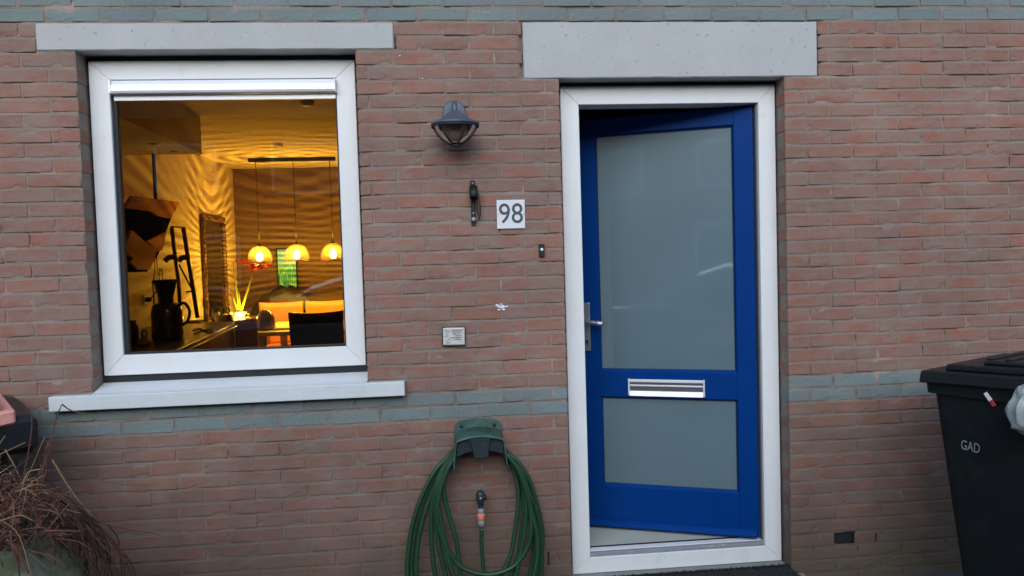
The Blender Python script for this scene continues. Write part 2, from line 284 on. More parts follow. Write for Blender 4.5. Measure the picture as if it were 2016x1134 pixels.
# ================================================================ HOUSE
house = thing('brick_house', 'red brick terraced house with pale lintels and two green brick bands', 'house')
P_, CH, ZB = .22, .0625, 2.6
WIN = (.113, 1.268, 1.0375, 2.485); DOOR = (2.155, 3.194, -.2, 2.352)
L1 = (-.04, 1.432, 2.485, 2.597); L2 = (1.999, 3.35, 2.352, 2.597)
SILL = (-.055, 1.430, .972, 1.0375)
def rowtop(n): return ZB-n*CH
def build_wall():
    mb = MB(); col = []
    RED = [(.40, .165, .118), (.36, .15, .112), (.42, .18, .125), (.35, .165, .13), (.33, .17, .14), (.27, .19, .15), (.38, .155, .11), (.29, .175, .145), (.24, .18, .15)]
    GRN = [(.175, .215, .21), (.167, .205, .203), (.18, .22, .214), (.17, .207, .202)]
    rnd = random.Random(3)
    for n in range(-20, 43):
        z1, z0 = rowtop(n)-.0055, rowtop(n+1)+.0055
        if z0 < -.1: continue
        grn = n in (26, 27) or n in (-1, -2, -3, -4)
        off = .11 if n % 2 == 0 else 0.
        k = -12; zc = (z0+z1)/2
        blocks = [(b[0], b[1]) for b in (WIN, DOOR, L1, L2, SILL) if b[2] < zc < b[3]]
        x = k*P_+off
        while x < 6.4:
            a, b = x+(.0055 if grn else .0042), x+P_-(.0055 if grn else .0042); x += P_
            segs = [(a, b, False, False)]
            for (c, d) in blocks:
                new = []
                for (p, q, e0, e1) in segs:
                    if q <= c or p >= d: new.append((p, q, e0, e1)); continue
                    if p < c: new.append((p, c, e0, True))
                    if q > d: new.append((d, q, True, e1))
                segs = new
            for (p, q, e0, e1) in segs:
                if q-p < .018: continue
                lin = any(abs(p-l[1]) < .001 or abs(q-l[0]) < .001 for l in (L1, L2, SILL) if l[2] < zc < l[3])
                if n == 38 and abs((p+q)/2-3.45) < .09:   # the open air brick
                    if q-p > .15:
                        if p+.1 < 3.4: segs2 = [(p, 3.394)]
                        else: segs2 = [(3.512, q)]
                        p, q = segs2[0]
                        if q-p < .02: continue
                c0 = rnd.choice(GRN if grn else RED); g = rnd.uniform(.95, 1.05) if grn else rnd.uniform(.88, 1.1)
                if rnd.random() < .07 and not grn: g *= .82
                c0 = [v*g*rnd.uniform(.97, 1.03) for v in c0]
                if not grn: c0 = [(v*.42+m_*.58)*k_ for v, m_, k_ in zip(c0, (.325, .185, .142), (.80, .69, .655))]
                if lin: p += .006 if e0 else 0; q -= .006 if e1 else 0; e0 = e1 = False
                L_ = q-p; nx = max(3, int(L_/.02)); us = [0, .0025]+[.0025+(L_-.005)*i/nx for i in range(1, nx)]+[L_-.0025, L_]; H = z1-z0
                ws = [0, .0022, H*.35, H*.65, H-.0022, H]; dz = rnd.uniform(-.0017, .0017); tilt = rnd.uniform(-.002, .002); yo = rnd.uniform(-.0008, .0008); yt = rnd.uniform(-.005, .005)
                base = len(mb.v); vs = []; nu, nw = len(us), len(ws); seed = rnd.random()*50
                for j, w in enumerate(ws):
                    for i, u in enumerate(us):
                        edge = i in (0, nu-1) or j in (0, nw-1)
                        X, Z = p+u, z0+w+dz+tilt*(u/L_-.5)
                        nn = noise.noise(Vector((X*42, seed, Z*42))); n2 = noise.noise(Vector((X*15+9, seed, Z*30)))
                        if j in (0, 1): Z += .0012*nn+.0007*n2
                        if j in (nw-1, nw-2): Z -= .0012*nn+.0007*n2
                        if i in (0, 1) and not e0: X += .0014*nn
                        if i in (nu-1, nu-2) and not e1: X -= .0014*nn
                        Y = yo+yt*(u-L_/2)+.0009*nn+.0006*n2
                        if edge: Y += .0015+.001*abs(n2)
                        if n2 > .42 and (j in (1, nw-2) or i in (1, nu-2)): Y += .0025
                        vs.append((X, Y, Z))
                fs = [(j*nu+i, j*nu+i+1, (j+1)*nu+i+1, (j+1)*nu+i) for j in range(nw-1) for i in range(nu-1)]
                # sides
                per = [i for i in range(nu)]+[j*nu+nu-1 for j in range(1, nw)]+[(nw-1)*nu+i for i in range(nu-2, -1, -1)]+[j*nu for j in range(nw-2, 0, -1)]
                nb = len(vs)
                D0 = .012
                for q_ in per:
                    v = vs[q_]; i = q_ % nu
                    deep = (i == 0 and e0) or (i == nu-1 and e1)
                    vs.append((v[0], .105 if (e0 or e1) else D0, v[2]))
                m = len(per)
                for t in range(m): a_, b_ = per[t], per[(t+1) % m]; fs.append((b_, a_, nb+t, nb+(t+1) % m))
                mb.add(vs, fs, 0, False); col += [(*c0, .15 if grn else 1)]*len(vs)
    # mortar sheet with uneven depth, holes left at the openings
    xs = sorted(set([round(-2.6+.02*i, 4) for i in range(451)]+[WIN[0]-.003, WIN[1]+.003, DOOR[0]-.003, DOOR[1]+.003, 3.409, 3.506, L1[0]-.012, L1[1]+.012, L2[0]-.012, L2[1]+.012]))
    zs = sorted(set([round(-.1+.0208333*i, 5) for i in range(189)]+[WIN[2], WIN[3], DOOR[3], .972, .168, .222]))
    holes = [(WIN[0]-.003, WIN[1]+.003, .972, WIN[3]), (DOOR[0]-.003, DOOR[1]+.003, -.2, DOOR[3]), (3.409, 3.506, .168, .222)]
    o = len(mb.v); nX = len(xs); vs = []
    for z in zs:
        for x in xs:
            h = noise.noise(Vector((x*9, 3.3, z*55)))*.5+noise.noise(Vector((x*30, 1.3, z*30)))*.35
            g = 1+.14*noise.noise(Vector((x*6, 8, z*14)))
            y = .0027+.0028*h
            if abs(noise.noise(Vector((x*5, 5, z*22)))) > .37: y += .005
            if noise.noise(Vector((x*7, 21, z*19))) > .38: g *= 1.25; y *= .5
            if L2[0]-.013 < x < L2[1]+.013 and L2[2] < z < L2[3]: y = .02
            vs.append((x, max(.0005, y), z)); col.append((.232*g, .180*g, .150*g, 1))
    fs = []
    for j in range(len(zs)-1):
        for i in range(nX-1):
            xc, zc = (xs[i]+xs[i+1])/2, (zs[j]+zs[j+1])/2
            if any(h[0] < xc < h[1] and h[2] < zc < h[3] for h in holes): continue
            fs.append((j*nX+i, j*nX+i+1, (j+1)*nX+i+1, (j+1)*nX+i))
    mb.add(vs, fs, 1, True)
    # mortar on the reveals
    for (x, s_, za, zb) in ((WIN[0]-.003, 1, WIN[2], WIN[3]), (WIN[1]+.003, -1, WIN[2], WIN[3]), (DOOR[0]-.003, 1, -.1, DOOR[3]), (DOOR[1]+.003, -1, -.1, DOOR[3])):
        mb.add([(x, .004, za), (x, .12, za), (x, .12, zb), (x, .004, zb)], [(0, 1, 2, 3) if s_ > 0 else (3, 2, 1, 0)], 1); col.extend([(.25, .2, .17, 1)]*4)
    mb.col = col
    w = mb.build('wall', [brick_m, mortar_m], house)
    core = MB()
    # inner leaf, butted round both openings
    for a in ((-2.6, .110, -.1, 3.6), (1.272, 2.150, -.1, 3.6), (3.20, 6.4, -.1, 3.6), (.110, 1.272, -.1, .965), (.110, 1.272, 2.49, 3.6), (2.150, 3.20, 2.36, 3.6)):
        core.box(a[0], a[1], .125, .34, a[2], a[3])
    core.build('inner_wall', wall_m, house)
build_wall()
def lintel(L, y0):
    m = MB(); b = bmesh.new(); bmesh.ops.create_cube(b, size=1)
    for v in b.verts: v.co = Vector(((L[0]+L[1])/2+v.co.x*(L[1]-L[0]), (y0+.12)/2+v.co.y*(.12-y0), (L[2]+L[3])/2+v.co.z*(L[3]-L[2])))
    bmesh.ops.bevel(b, geom=b.edges[:], offset=.003, segments=2, affect='EDGES'); bmesh.ops.subdivide_edges(b, edges=[e for e in b.edges if e.calc_length() > .1], cuts=40, use_grid_fill=True)
    for v in b.verts:
        k = noise.fractal(v.co*14, 1, 2, 4); v.co.z += k*.0016; v.co.x += k*.001
    m.bm(b); return m.build('lintel', conc_m, house)
lintel(L1, -.003); lintel(L2, -.003)
# open weep slots and the air brick (dark cavities)
vm = MB(); vm.box(3.406, 3.509, .02, .05, .165, .225, .001); vm.box(3.404, 3.4095, .002, .0205, .165, .225); vm.box(3.5065, 3.511, .004, .0205, .165, .225); 
vm.build('air_vent', black_m, house)
for (x, z0, z1) in ((2.049, .163, .222), (3.611, .17, .213), (1.441, 2.485, 2.54)):
    vm = MB(); vm.box(x-.0045, x+.0045, -.0008, .02, z0, z1, .001); vm.build('weep_slot', black_m, house)

sm = MB()
rr = random.Random(5)
for k in range(16):
    c = at(987+rr.gauss(0, 7), 604+rr.gauss(0, 2.4), 0); sm.blob((c.x, -.0005, c.z), (rr.uniform(.003, .011), .0028, rr.uniform(.0015, .005)), 0, 2, .3, 3, k)
sm.build('mortar_splash', lime_m, house)
for p in ((832, 155), (787, 110)):
    c = at(*p, 0); sm = MB(); sm.blob((c.x, -.001, c.z), (.004, .002, .003), 0, 2, .3, 3, 1); sm.build('mortar_splash', lime_m, house)

# sill
m = MB()
x0, x1 = WIN[0]+.001, WIN[1]-.001
m.box(-.052, 1.43, -.045, -.002, .974, 1.036, .004, seg=2)
m.prism([(-.002, .985), (.1, .985), (.1, 1.066), (-.002, 1.0405)], x0, x1, 0, 'x')
m.prism([(-.041, 1.0365), (-.0015, 1.0365), (-.0015, 1.0405)], x0, x1, 0, 'x')
m.build('window_sill', sill_m, house)
def mitred(xa, xb, za, zb, wl, wr, wt, wb, y0, y1, bev=.0025, gap=.0003):
    mb = MB()
    g = gap
    mb.prism([(xa, za+g), (xa+wl, za+wb+g), (xa+wl, zb-wt-g), (xa, zb-g)], y0, y1, bev=bev)
    mb.prism([(xb, za+g), (xb-wr, za+wb+g), (xb-wr, zb-wt-g), (xb, zb-g)], y0, y1, bev=bev)
    mb.prism([(xa+g, zb), (xa+wl+g, zb-wt), (xb-wr-g, zb-wt), (xb-g, zb)], y0, y1, bev=bev)
    mb.prism([(xa+g, za), (xa+wl+g, za+wb), (xb-wr-g, za+wb), (xb-g, za)], y0, y1, bev=bev)
    return mb
# window
FZ0, FZ1 = 1.098, 2.462
wf = mitred(.122, 1.254, FZ0, FZ1, .084, .084, .08, .088, .088, .125).build('window_frame', white_m, house)
s = MB(); s.box(.1135, 1.2675, .1, .124, 2.465, 2.4845); s.box(.1135, 1.2675, .1, .124, 1.0665, 1.0955); s.box(.1135, .1205, .1, .124, 1.0965, 2.464); s.box(1.2555, 1.2675, .1, .124, 1.0965, 2.464)
s.build('seal', black_m, wf)
s = MB(); s.box(.2065, .226, .104, .13, 1.187, 2.381); s.box(1.1625, 1.1695, .104, .13, 1.187, 2.381); s.box(.226, 1.1625, .104, .13, 1.187, 1.195); s.box(.226, 1.1625, .104, .13, 2.372, 2.381)
s.build('gasket', black_m, wf)
s = MB(); s.box(.2265, 1.162, .119, .123, 1.1955, 2.3715); s.build('glass_pane', pane_m, wf)
s = MB()
s.prism([(.056, 2.328), (.06, 2.318), (.099, 2.318), (.099, 2.374), (.07, 2.374), (.058, 2.352)], .222, 1.166, 0, 'x', bev=.0012)
s.box(.212, .2225, .055, .1, 2.317, 2.376, .002); s.box(1.1655, 1.171, .055, .1, 2.317, 2.376, .002)
s.box(.222, 1.166, .088, .1, 2.292, 2.3165, .001); s.box(.24, 1.15, .0555, .06, 2.3325, 2.3345)
s.build('ventilation_grille', aluw_m, wf)
# ------------------------------------------------------------ door
DZ0, DZ1 = .073, 2.334
df = mitred(2.172, 3.187, DZ0, DZ1, .085, .082, .083, .075, .086, .13).build('door_frame', white_m, house)
s = MB(); s.box(2.172, 2.2565, .13, .2, .16, 2.25); s.box(3.106, 3.187, .13, .2, .16, 2.25); s.box(2.172, 3.187, .13, .2, 2.2515, 2.334); s.build('frame_back', white_m, df)
s = MB(); s.box(3.0985, 3.1045, .108, .13, .172, 2.2495); s.build('hinge_strip', alud_m, df)
s = MB(); s.box(2.1555, 2.1705, .1, .125, .0, 2.351); s.box(3.1885, 3.1935, .1, .125, .0, 2.351); s.box(2.1715, 3.188, .1, .125, 2.3355, 2.3515); s.build('seal', black_m, df)
s = MB(); s.box(2.2575, 3.1045, .092, .118, .149, .166, .002); s.build('threshold_strip', thr_m, df)
s = MB(); s.box(2.2575, 3.1045, .119, .158, .149, .168, .001); s.box(2.2575, 3.1045, .1585, .170, .149, .1705, mi=1); s.box(2.2575, 3.1045, .1705, .34, .149, .170, .001, 2); s.build('threshold', [white_m, black_m, white2_m], df)
s = MB(); s.box(2.156, 3.193, .03, .125, -.05, .071, .004); s.build('step_stone', stone_m, house)
TH = R(22.5)
door = thing_door = None
def door_leaf():
    b = MB(); T = .054; G1, G2 = (.973, 2.163), (.385, .843); U0, U1, UA, UB = .010, .88, .098, .771
    z0, z1 = .178, 2.243
    X = lambda u: -u
    for (ua, ub, za, zb, w) in ((U0, UA, z0, z1, 'v'), (UB, U1, z0, z1, 'v'), (UA+.0003, UB-.0003, G1[1], z1, 'h'), (UA+.0003, UB-.0003, G2[1], G1[0], 'h'), (UA+.0003, UB-.0003, z0, G2[0], 'h')):
        b.box(X(ub), X(ua), 0, T, za, zb, .0016)
    b.box(X(UB), X(UA), .0005, .012, .268, .2695)
    # sloping glazing beads
    for (za, zb) in (G1, G2):
        b.prism([(.002, za), (.016, za), (.016, za+.012)], X(UB), X(UA), 0, 'x')
        b.prism([(.002, zb), (.016, zb), (.016, zb-.009)], X(UB), X(UA), 0, 'x')
        b.prism([(X(UA), .002), (X(UA), .016), (X(UA)-.009, .016)], za, zb, 0, 'z'); b.prism([(X(UB), .002), (X(UB), .016), (X(UB)+.009, .016)], za, zb, 0, 'z')
    d = b.build('door', blue_m, house, (3.103, .122, 0), (0, 0, -TH)); d['label'] = 'blue door standing ajar with two frosted panes'
    for (za, zb) in (G1, G2):
        g = MB(); g.box(X(UB)+.012, X(UA)-.012, .0175, .03, za+.013, zb-.011); g.build('glass_pane', frost_m, d)
        g = MB(); 
        for (a0, a1, c0, c1) in ((X(UB)+.0085, X(UB)+.0118, za+.009, zb-.008), (X(UA)-.0118, X(UA)-.0085, za+.009, zb-.008), (X(UB)+.012, X(UA)-.012, za+.0095, za+.0128), (X(UB)+.012, X(UA)-.012, zb-.0108, zb-.0075)): g.box(a0, a1, .0145, .026, c0, c1)
        g.build('gasket', black_m, d)
    g = MB(); pr = [(-.004, .178), (-.034, .184), (-.034, .196), (-.016, .212), (-.004, .217)]
    g.prism(pr, X(.862), X(.02), 0, 'x', bev=.001); g.build('weather_bar', blue_m, d)
    g = MB(); xa, xb = X(.627), X(.252)
    g.box(xa+.009, xb-.009, -.004, 0, .852, .936, .001, 1)
    g.box(xa+.009, xb-.009, -.012, -.004, .921, .936, .003, 0); g.box(xa+.009, xb-.009, -.011, -.004, .900, .909, .003, 0); g.prism([(-.004, .853), (-.014, .853), (-.008, .877), (-.004, .877)], xa+.009, xb-.009, 0, 'x')
    g.box(xa, xa+.0088, -.013, 0, .853, .939, .003, 0); g.box(xb-.0088, xb, -.013, 0, .853, .939, .003, 0)
    g.build('letter_slot', [aluw_m, alud_m], d)
    g = MB(); g.box(X(.848), X(.812), -.009, 0, 1.075, 1.322, .004, seg=2)
    g.build('handle_plate', steel_m, d)
    g = MB(); g.tube([(X(.83), -.008, 1.224), (X(.83), -.045, 1.224)], .011, 12)
    g.tube(spline([(X(.836), -.046, 1.226), (X(.81), -.052, 1.226), (X(.775), -.052, 1.222), (X(.74), -.05, 1.217)], 5), [.010]*4+[.0105]*4+[.012]*3+[.014]*4+[.0145], 12)
    g.build('door_handle', steel_m, d)
    g = MB(); g.lathe([(0, -.013), (.007, -.013), (.008, -.009)], (X(.83), 0, 1.125), 14, 0, 'y'); g.box(X(.83)-.0035, X(.83)+.0035, -.013, -.009, 1.108, 1.124); g.build('lock_cylinder', black_m, d)
door_leaf()
# hall behind the door
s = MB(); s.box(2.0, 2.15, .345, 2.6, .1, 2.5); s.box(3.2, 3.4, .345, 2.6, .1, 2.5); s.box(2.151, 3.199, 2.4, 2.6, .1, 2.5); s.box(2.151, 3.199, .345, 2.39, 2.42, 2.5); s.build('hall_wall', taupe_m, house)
s = MB(); s.box(2.151, 3.199, .345, 2.39, .1, .168); s.build('hall_floor', white2_m, house)
# ================================================================ ROOM behind the window
FL, CE, BK, LX, RX = .13, 2.75, 6.5, -.935, 1.98
s = MB(); s.box(LX-.2, LX, .345, BK+.2, FL, CE); s.build('room_wall', wall_m, house)
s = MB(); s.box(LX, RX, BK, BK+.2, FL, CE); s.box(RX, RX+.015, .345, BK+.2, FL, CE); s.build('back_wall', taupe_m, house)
s = MB(); s.box(LX-.2, RX+.015, .345, BK+.2, CE+.002, CE+.2); s.build('room_ceiling', ceil_m, house)
s = MB(); s.box(LX-.2, RX+.015, .345, BK+.2, FL-.2, FL-.002); s.build('room_floor', floor_m, house)
cb = MB(); cb.box(LX+.002, -.25, .36, 2.93, 2.45, CE-.001, .002); cb = cb.build('ceiling_box', ceil_m, house)
for (x, y) in ((-.42, 2.36), (-.41, 2.76), (-.43, 1.6)):
    s = MB(); s.lathe([(0, 2.447), (.028, 2.447), (.036, 2.449)], (x, y, 0), 16); s.build('recessed_spotlight', black_m, cb)
for (x, y) in ((.664, 2.44), (.04, 4.46)):
    s = MB(); s.lathe([(0, CE-.028), (.045, CE-.026), (.052, CE-.001)], (x, y, 0), 20); s.build('smoke_alarm', pot_m, house)
# pendant lamp
pl = thing('pendant_lamp', 'dark ceiling bar with three glowing slatted dome shades over the table', 'lamp', (-.02, 5.53, CE))
s = MB(); s.box(-.49, .475, -.02, .02, -.042, -.001, .004); s.build('ceiling_bar', iron_m, pl)
for i, (X, Zt) in enumerate(((-.430, 1.765), (-.019, 1.775), (.388, 1.772))):
    X += .02; zt = Zt-CE
    s = MB(); s.tube([(X, 0, -.043), (X+.002, 0, zt+.02)], .0045, 6); s.lathe([(.004, zt+.03), (.016, zt+.012), (.02, zt)], (X, 0, 0), 12); s.build('cord', iron_m, pl)
    sh = MB(); nR = 21; Hh = .195
    for k in range(nR):
        t = (k+.5)/nR; z = zt-Hh*t; ro = .14*math.sin(math.acos(max(-1, min(1, 1-t*1.28))))**.9 if t < .78 else .14*(1-(t-.78)*.28)
        ro = max(ro, .03); ri = max(.004, ro-.0075); h = .0023
        sh.lathe([(ri, z-h), (ro, z-h), (ro, z+h), (ri, z+h), (ri, z-h)], (X, 0, 0), 40, 0, smooth=False)
    for k in range(4):   # four thin ribs hold the slats
        a = k*math.pi/2+.5
        sh.tube([(X+.137*math.sin(math.acos(max(-1, min(1, 1-t*1.28))))**.9*math.cos(a)*.96 if t < .78 else X+.13*math.cos(a), (.137*math.sin(math.acos(max(-1, min(1, 1-t*1.28))))**.9 if t < .78 else .134)*math.sin(a)*.96, zt-Hh*t) for t in (.06, .2, .35, .5, .65, .78, .95)], .002, 5)
    sh = sh.build('lamp_shade', pend_m, pl)
    s = MB(); s.lathe([(.001, -.05), (.022, -.045), (.036, -.026), (.040, 0), (.034, .024), (.018, .05), (.012, .07)], (X, 0, zt-.125), 20); s.build('bulb', bulb_m, sh)
    ld = bpy.data.lights.new('filament_light', 'POINT'); ld.energy = BULB_W; ld.color = (1, .57, .065); ld.shadow_soft_size = .0026
    lo = bpy.data.objects.new('filament_light', ld); C.objects.link(lo); lo.parent = sh; lo.location = (X, 0, zt-(.118, .126, .134)[i])
# mirror on the left wall
mr = thing('wall_mirror', 'tall mirror in a carved brown frame on the lit wall', 'mirror', (LX, 5.5, .9))
s = MB(); w = .43; h = 1.22
for (a, b_, c, d) in ((-w, w, 0, .065), (-w, w, h-.065, h), (-w, -w+.065, .065, h-.065), (w-.065, w, .065, h-.065)):
    n_ = 26 if b_-a > .3 else 5; n2 = 26 if d-c > .3 else 5
    s.box(.001, .04, a, b_, c, d, .012)
    for k in range(60 if max(b_-a, d-c) > .5 else 12):
        s.blob((.04, random.uniform(a+.01, b_-.01), random.uniform(c+.01, d-.01)), (.01, .013, .013), 0, 1, .3, 2, k)
s.build('frame', gold_m, mr); s = MB(); s.box(.002, .015, -w+.065, w-.065, .065, h-.065); s.build('mirror_glass', mirror_m, mr)
# kitchen counter running back from the window along the left wall
kc = thing('kitchen_counter', 'dark topped kitchen counter running back from the window', 'counter')
s = MB(); s.prism([(LX+.003, .5), (.05, .5), (-.233, 3.78), (LX+.003, 3.9)], 1.012, 1.05, 0, 'z', bev=.002); s.build('worktop', ctop_m, kc)
s = MB(); s.tube([(.0535, .5, 1.018), (-.2295, 3.775, 1.018)], .004, 6); s.build('edge_trim', aluw_m, kc)
s = MB(); s.prism([(LX+.003, .52), (.03, .52), (-.25, 3.74), (LX+.003, 3.85)], FL, 1.01, 0, 'z'); s.build('cabinet', cab_m, kc)
# range hood on the left wall: upper tray, faceted glass visor
rh = thing('range_hood', 'angular cooker hood of dark glass with orange lamplight painted on its facets above the counter', 'range hood')
def onleft(px, py, X): return tuple(atp(px, py, (X, 0, 0), (1, 0, 0)))
def poly3(mb, pts, n, th=.012, mi=0):
    n = Vector(n).normalized()*th; A = [Vector(p) for p in pts]; B = [p+n for p in A]; k = len(A)
    mb.add(A+B, [tuple(range(k)), tuple(range(2*k-1, k-1, -1))]+[(i, (i+1) % k, k+(i+1) % k, k+i)[::-1] for i in range(k)], mi)
HX = -.45
def hp(px, py, X=HX): return onleft(px, py, X)
def hb(px, py): return tuple(atp(px, py, (-.51, 2.5, 0), (1, .22, 0)))
s = MB(); poly3(s, [hb(228, 402), hb(250, 404), hb(338, 428), hb(322, 470), hb(312, 500), hb(290, 535), hb(228, 537)], (-1, -.22, 0), .02); s.build('glass_visor', hoodg_m, rh)
def ht(px, py): return tuple(atp(px, py, (-.47, 2.5, 0), (1, .22, 0)))
s = MB(); poly3(s, [ht(247, 409), ht(262, 385), ht(354, 398), ht(337, 430), ht(312, 425), ht(298, 416)], (-1, -.22, 0), .02); s.build('upper_panel', hoodo_m, rh)
s = MB(); poly3(s, [ht(260, 453), ht(244, 495), ht(262, 508), ht(257, 516), ht(272, 531), ht(296, 531), ht(310, 493), ht(288, 478)], (-1, -.22, 0), .02); s.build('lower_panel', hoodo_m, rh)
s = MB(); poly3(s, [ht(290, 475), ht(328, 456), ht(320, 492), ht(311, 495)], (-1, -.22, 0), .015); s.build('side_panel', hoodo_m, rh)
s = MB(); a = Vector(hp(302, 300, -.6)); b_ = Vector(hp(306, 392, -.6)); s.tube([(a.x, a.y, 2.448), (a.x, a.y, b_.z)], .014, 10); s.build('chimney', iron_m, rh)
# coffee maker on the counter
def on_counter(px, py, z=1.05): return atp(px, py, (0, 0, z), (0, 0, 1))
c = on_counter(331, 668)
cm = thing('coffee_maker', 'dark red glass coffee jug with black handle and filter cone on the counter', 'coffee maker', (c.x, c.y, 1.051))
s = MB(); s.lathe([(0, 0), (.1, 0), (.106, .02), (.104, .2), (.092, .245), (.06, .262), (.0, .262)], n=28); s.build('jug', redg_m, cm)
s = MB(); s.lathe([(.05, .262), (.052, .31), (.06, .33), (.078, .405)], n=24); s.build('filter_cone', redg_m, cm)
s = MB(); s.lathe([(0, .425), (.082, .423), (.09, .412), (.088, .4), (.076, .398)], n=24); s.build('lid', black_m, cm)
s = MB(); s.tube(spline([(.085, -.03, .235), (.135, -.04, .255), (.17, -.045, .2), (.155, -.045, .13), (.105, -.03, .095)], 6), .0105, 8); s.build('handle', black_m, cm)
# tall wooden stand with two slanted bars
Ys = 3.2
ws = thing('wooden_stand', 'tall dark wooden stand with two slanted bars beside the mirror', 'stand', (0, 0, 0))
def bar(mb, pts, r, Y=Ys): mb.tube([at(x, y, Y+dy) for x, y, dy in pts], r, 4)
s = MB(); bar(s, [(338, 448, 0), (343, 490, 0), (352, 560, 0), (357, 636, 0)], .018); bar(s, [(361, 448, .1), (369, 500, .1), (379, 560, .1), (389, 626, .1)], .02); s.build('side_bar', wood_m, ws)
s = MB(); bar(s, [(335, 446, 0), (364, 448, .1)], .008); s.build('cross_bar', wood_m, ws); s = MB(); s.tube(spline([at(325, 514, Ys-.05), at(333, 507, Ys-.05), at(346, 506, Ys-.03)], 5), .022, 6); s.build('strap', wood_m, ws); s = MB(); s.tube(spline([at(352, 514, Ys+.05), at(360, 507, Ys+.05), at(373, 508, Ys+.07)], 5), .022, 6); s.build('strap', wood_m, ws); s = MB(); bar(s, [(366, 575, .1), (380, 573, .1)], .01); s.build('cross_bar', wood_m, ws); s = MB(); bar(s, [(352, 520, .1), (381, 575, .1)], .009); s.build('cross_bar', wood_m, ws)
s = MB(); p = on_counter(386, 634); s.box(p.x-.06, p.x+.06, p.y-.1, p.y+.06, 1.051, 1.066, .003); s.build('foot', wood_m, ws)
# glass bottles, jar, socket plug, bowl
def lathe_thing(name, prof, c, mt, label, cat, group=None, n=20):
    s = MB(); s.lathe(prof, n=n); o = s.build(name, mt, None, c); return tag(o, label, cat, group)
for k, (px, py, h, lb) in enumerate(((313, 650, .62, 'tall slim glass bottle behind the coffee jug, nearer the left wall'), (322, 646, .5, 'shorter glass bottle behind the coffee jug, next to the slanted stand'))):
    c = on_counter(px, py); lathe_thing('glass_bottle', [(0, 0), (.032, 0), (.034, h*.62), (.014, h*.78), (.013, h), (.0, h)], (c.x, c.y, 1.051), clear_m, lb, 'bottle', 'bottles behind the coffee jug')
c = on_counter(256, 680); lathe_thing('storage_jar', [(0, 0), (.055, 0), (.057, .12), (.045, .14), (.045, .165), (0, .165)], (c.x, c.y, 1.051), dark_m, 'dark storage jar at the lower left corner of the window', 'jar')
c = on_counter(285, 682); lathe_thing('glass_bowl', [(0, 0), (.035, 0), (.05, .02), (.045, .035), (.018, .05), (.02, .09), (.012, .11), (0, .11)], (c.x, c.y, 1.051), bronze_m, 'small shiny bronze juicer left of the coffee jug', 'juicer')
a = Vector(onleft(285, 590, LX+.002)); pg = thing('wall_plug', 'black plug with a looping cord in the socket on the kitchen wall', 'plug', a)
s = MB(); s.box(0, .012, -.04, .04, -.04, .04, .004); s.build('socket_plate', pot_m, pg)
s = MB(); s.lathe([(.022, .012), (.022, .04), (.012, .055), (0, .056)], (0, 0, 0), 14, 0, 'x'); s.build('plug', black_m, pg)
s = MB(); s.tube(spline([(.05, 0, .01), (.12, .02, .09), (.17, .08, .06), (.18, .1, -.05), (.14, .1, -.3), (.12, .06, -.42)], 6), .006, 6); s.build('cord', black_m, pg)
s = MB(); pts = [on_counter(380, 652), on_counter(392, 648), on_counter(402, 652), on_counter(416, 648)]; s.tube(spline([(p.x, p.y, 1.056) for p in pts], 5), .006, 5); s.tube(spline([(p.x+.1, p.y-.3+.05*i, 1.056) for i, p in enumerate(pts)], 5), .005, 5)
tag(s.build('coiled_cable', black_m), 'black cable lying on the far end of the counter', 'cable')
s = MB()
a, b_ = (-.245, 3.77), (-.10, 3.9)
vs = []; fs = []
for j in range(9):
    for i in range(9):
        t = i/8; vs.append((a[0]+.012+.02*math.sin(i*1.9)+(.13*t), 3.6+.22*t, 1.06-.055*j*(1 if j else 0)+(.004 if j == 0 else 0)+.006*math.sin(i*2)))
for j in range(8):
    for i in range(8): fs.append((j*9+i, j*9+i+1, (j+1)*9+i+1, (j+1)*9+i))
s.add(vs, fs, 0, True); o = s.build('tea_towel', towel_m); md = o.modifiers.new('t', 'SOLIDIFY'); md.thickness = .006; tag(o, 'brown tea towel hanging over the far corner of the counter', 'towel')
# sideboard with flowers below the mirror
sb = thing('sideboard', 'low dark sideboard against the lit wall below the mirror', 'sideboard')
s = MB(); s.box(LX+.05, -.44, 4.95, 6.1, FL+.08, .92, .004); s.build('cabinet', cab_m, sb); s = MB(); s.box(LX+.045, -.43, 4.94, 6.11, .921, .945, .003); s.build('top', wood_m, sb)
for (x, y) in ((LX+.08, 5.0), (-.48, 5.0), (LX+.08, 6.05), (-.48, 6.05)): s = MB(); s.box(x, x+.03, y, y+.03, FL, FL+.08); s.build('leg', wood_m, sb)
Yf = 5.1
c = at(471, 617, 4.98); tl = thing('table_light', 'small glowing white glass light low in front of the amaryllis', 'lamp', (c.x, 4.98, .946))
s = MB(); s.lathe([(0, .001), (.05, .001), (.058, .03), (.056, .085), (.05, .085), (.05, .03), (0, .01)], n=24); s.build('glass_cup', glow_mat('cup_glow', (1, .72, .25), 1.6, .6), tl)
ld = bpy.data.lights.new('flame_light', 'POINT'); ld.energy = 6; ld.color = (1, .62, .07); ld.shadow_soft_size = .01; lo = bpy.data.objects.new('flame_light', ld); C.objects.link(lo); lo.parent = tl; lo.location = (0, 0, .10)
fp = thing('amaryllis_plant', 'amaryllis with tall yellow green stems and red blooms in a pale pot', 'plant')
c = at(474, 618, Yf)
s = MB(); s.lathe([(0, .946), (.05, .946), (.066, 1.05), (.06, 1.05), (.05, 1.03), (0, 1.03)], (c.x, Yf, 0), 24); s.build('pot', pot_m, fp)
s = MB()
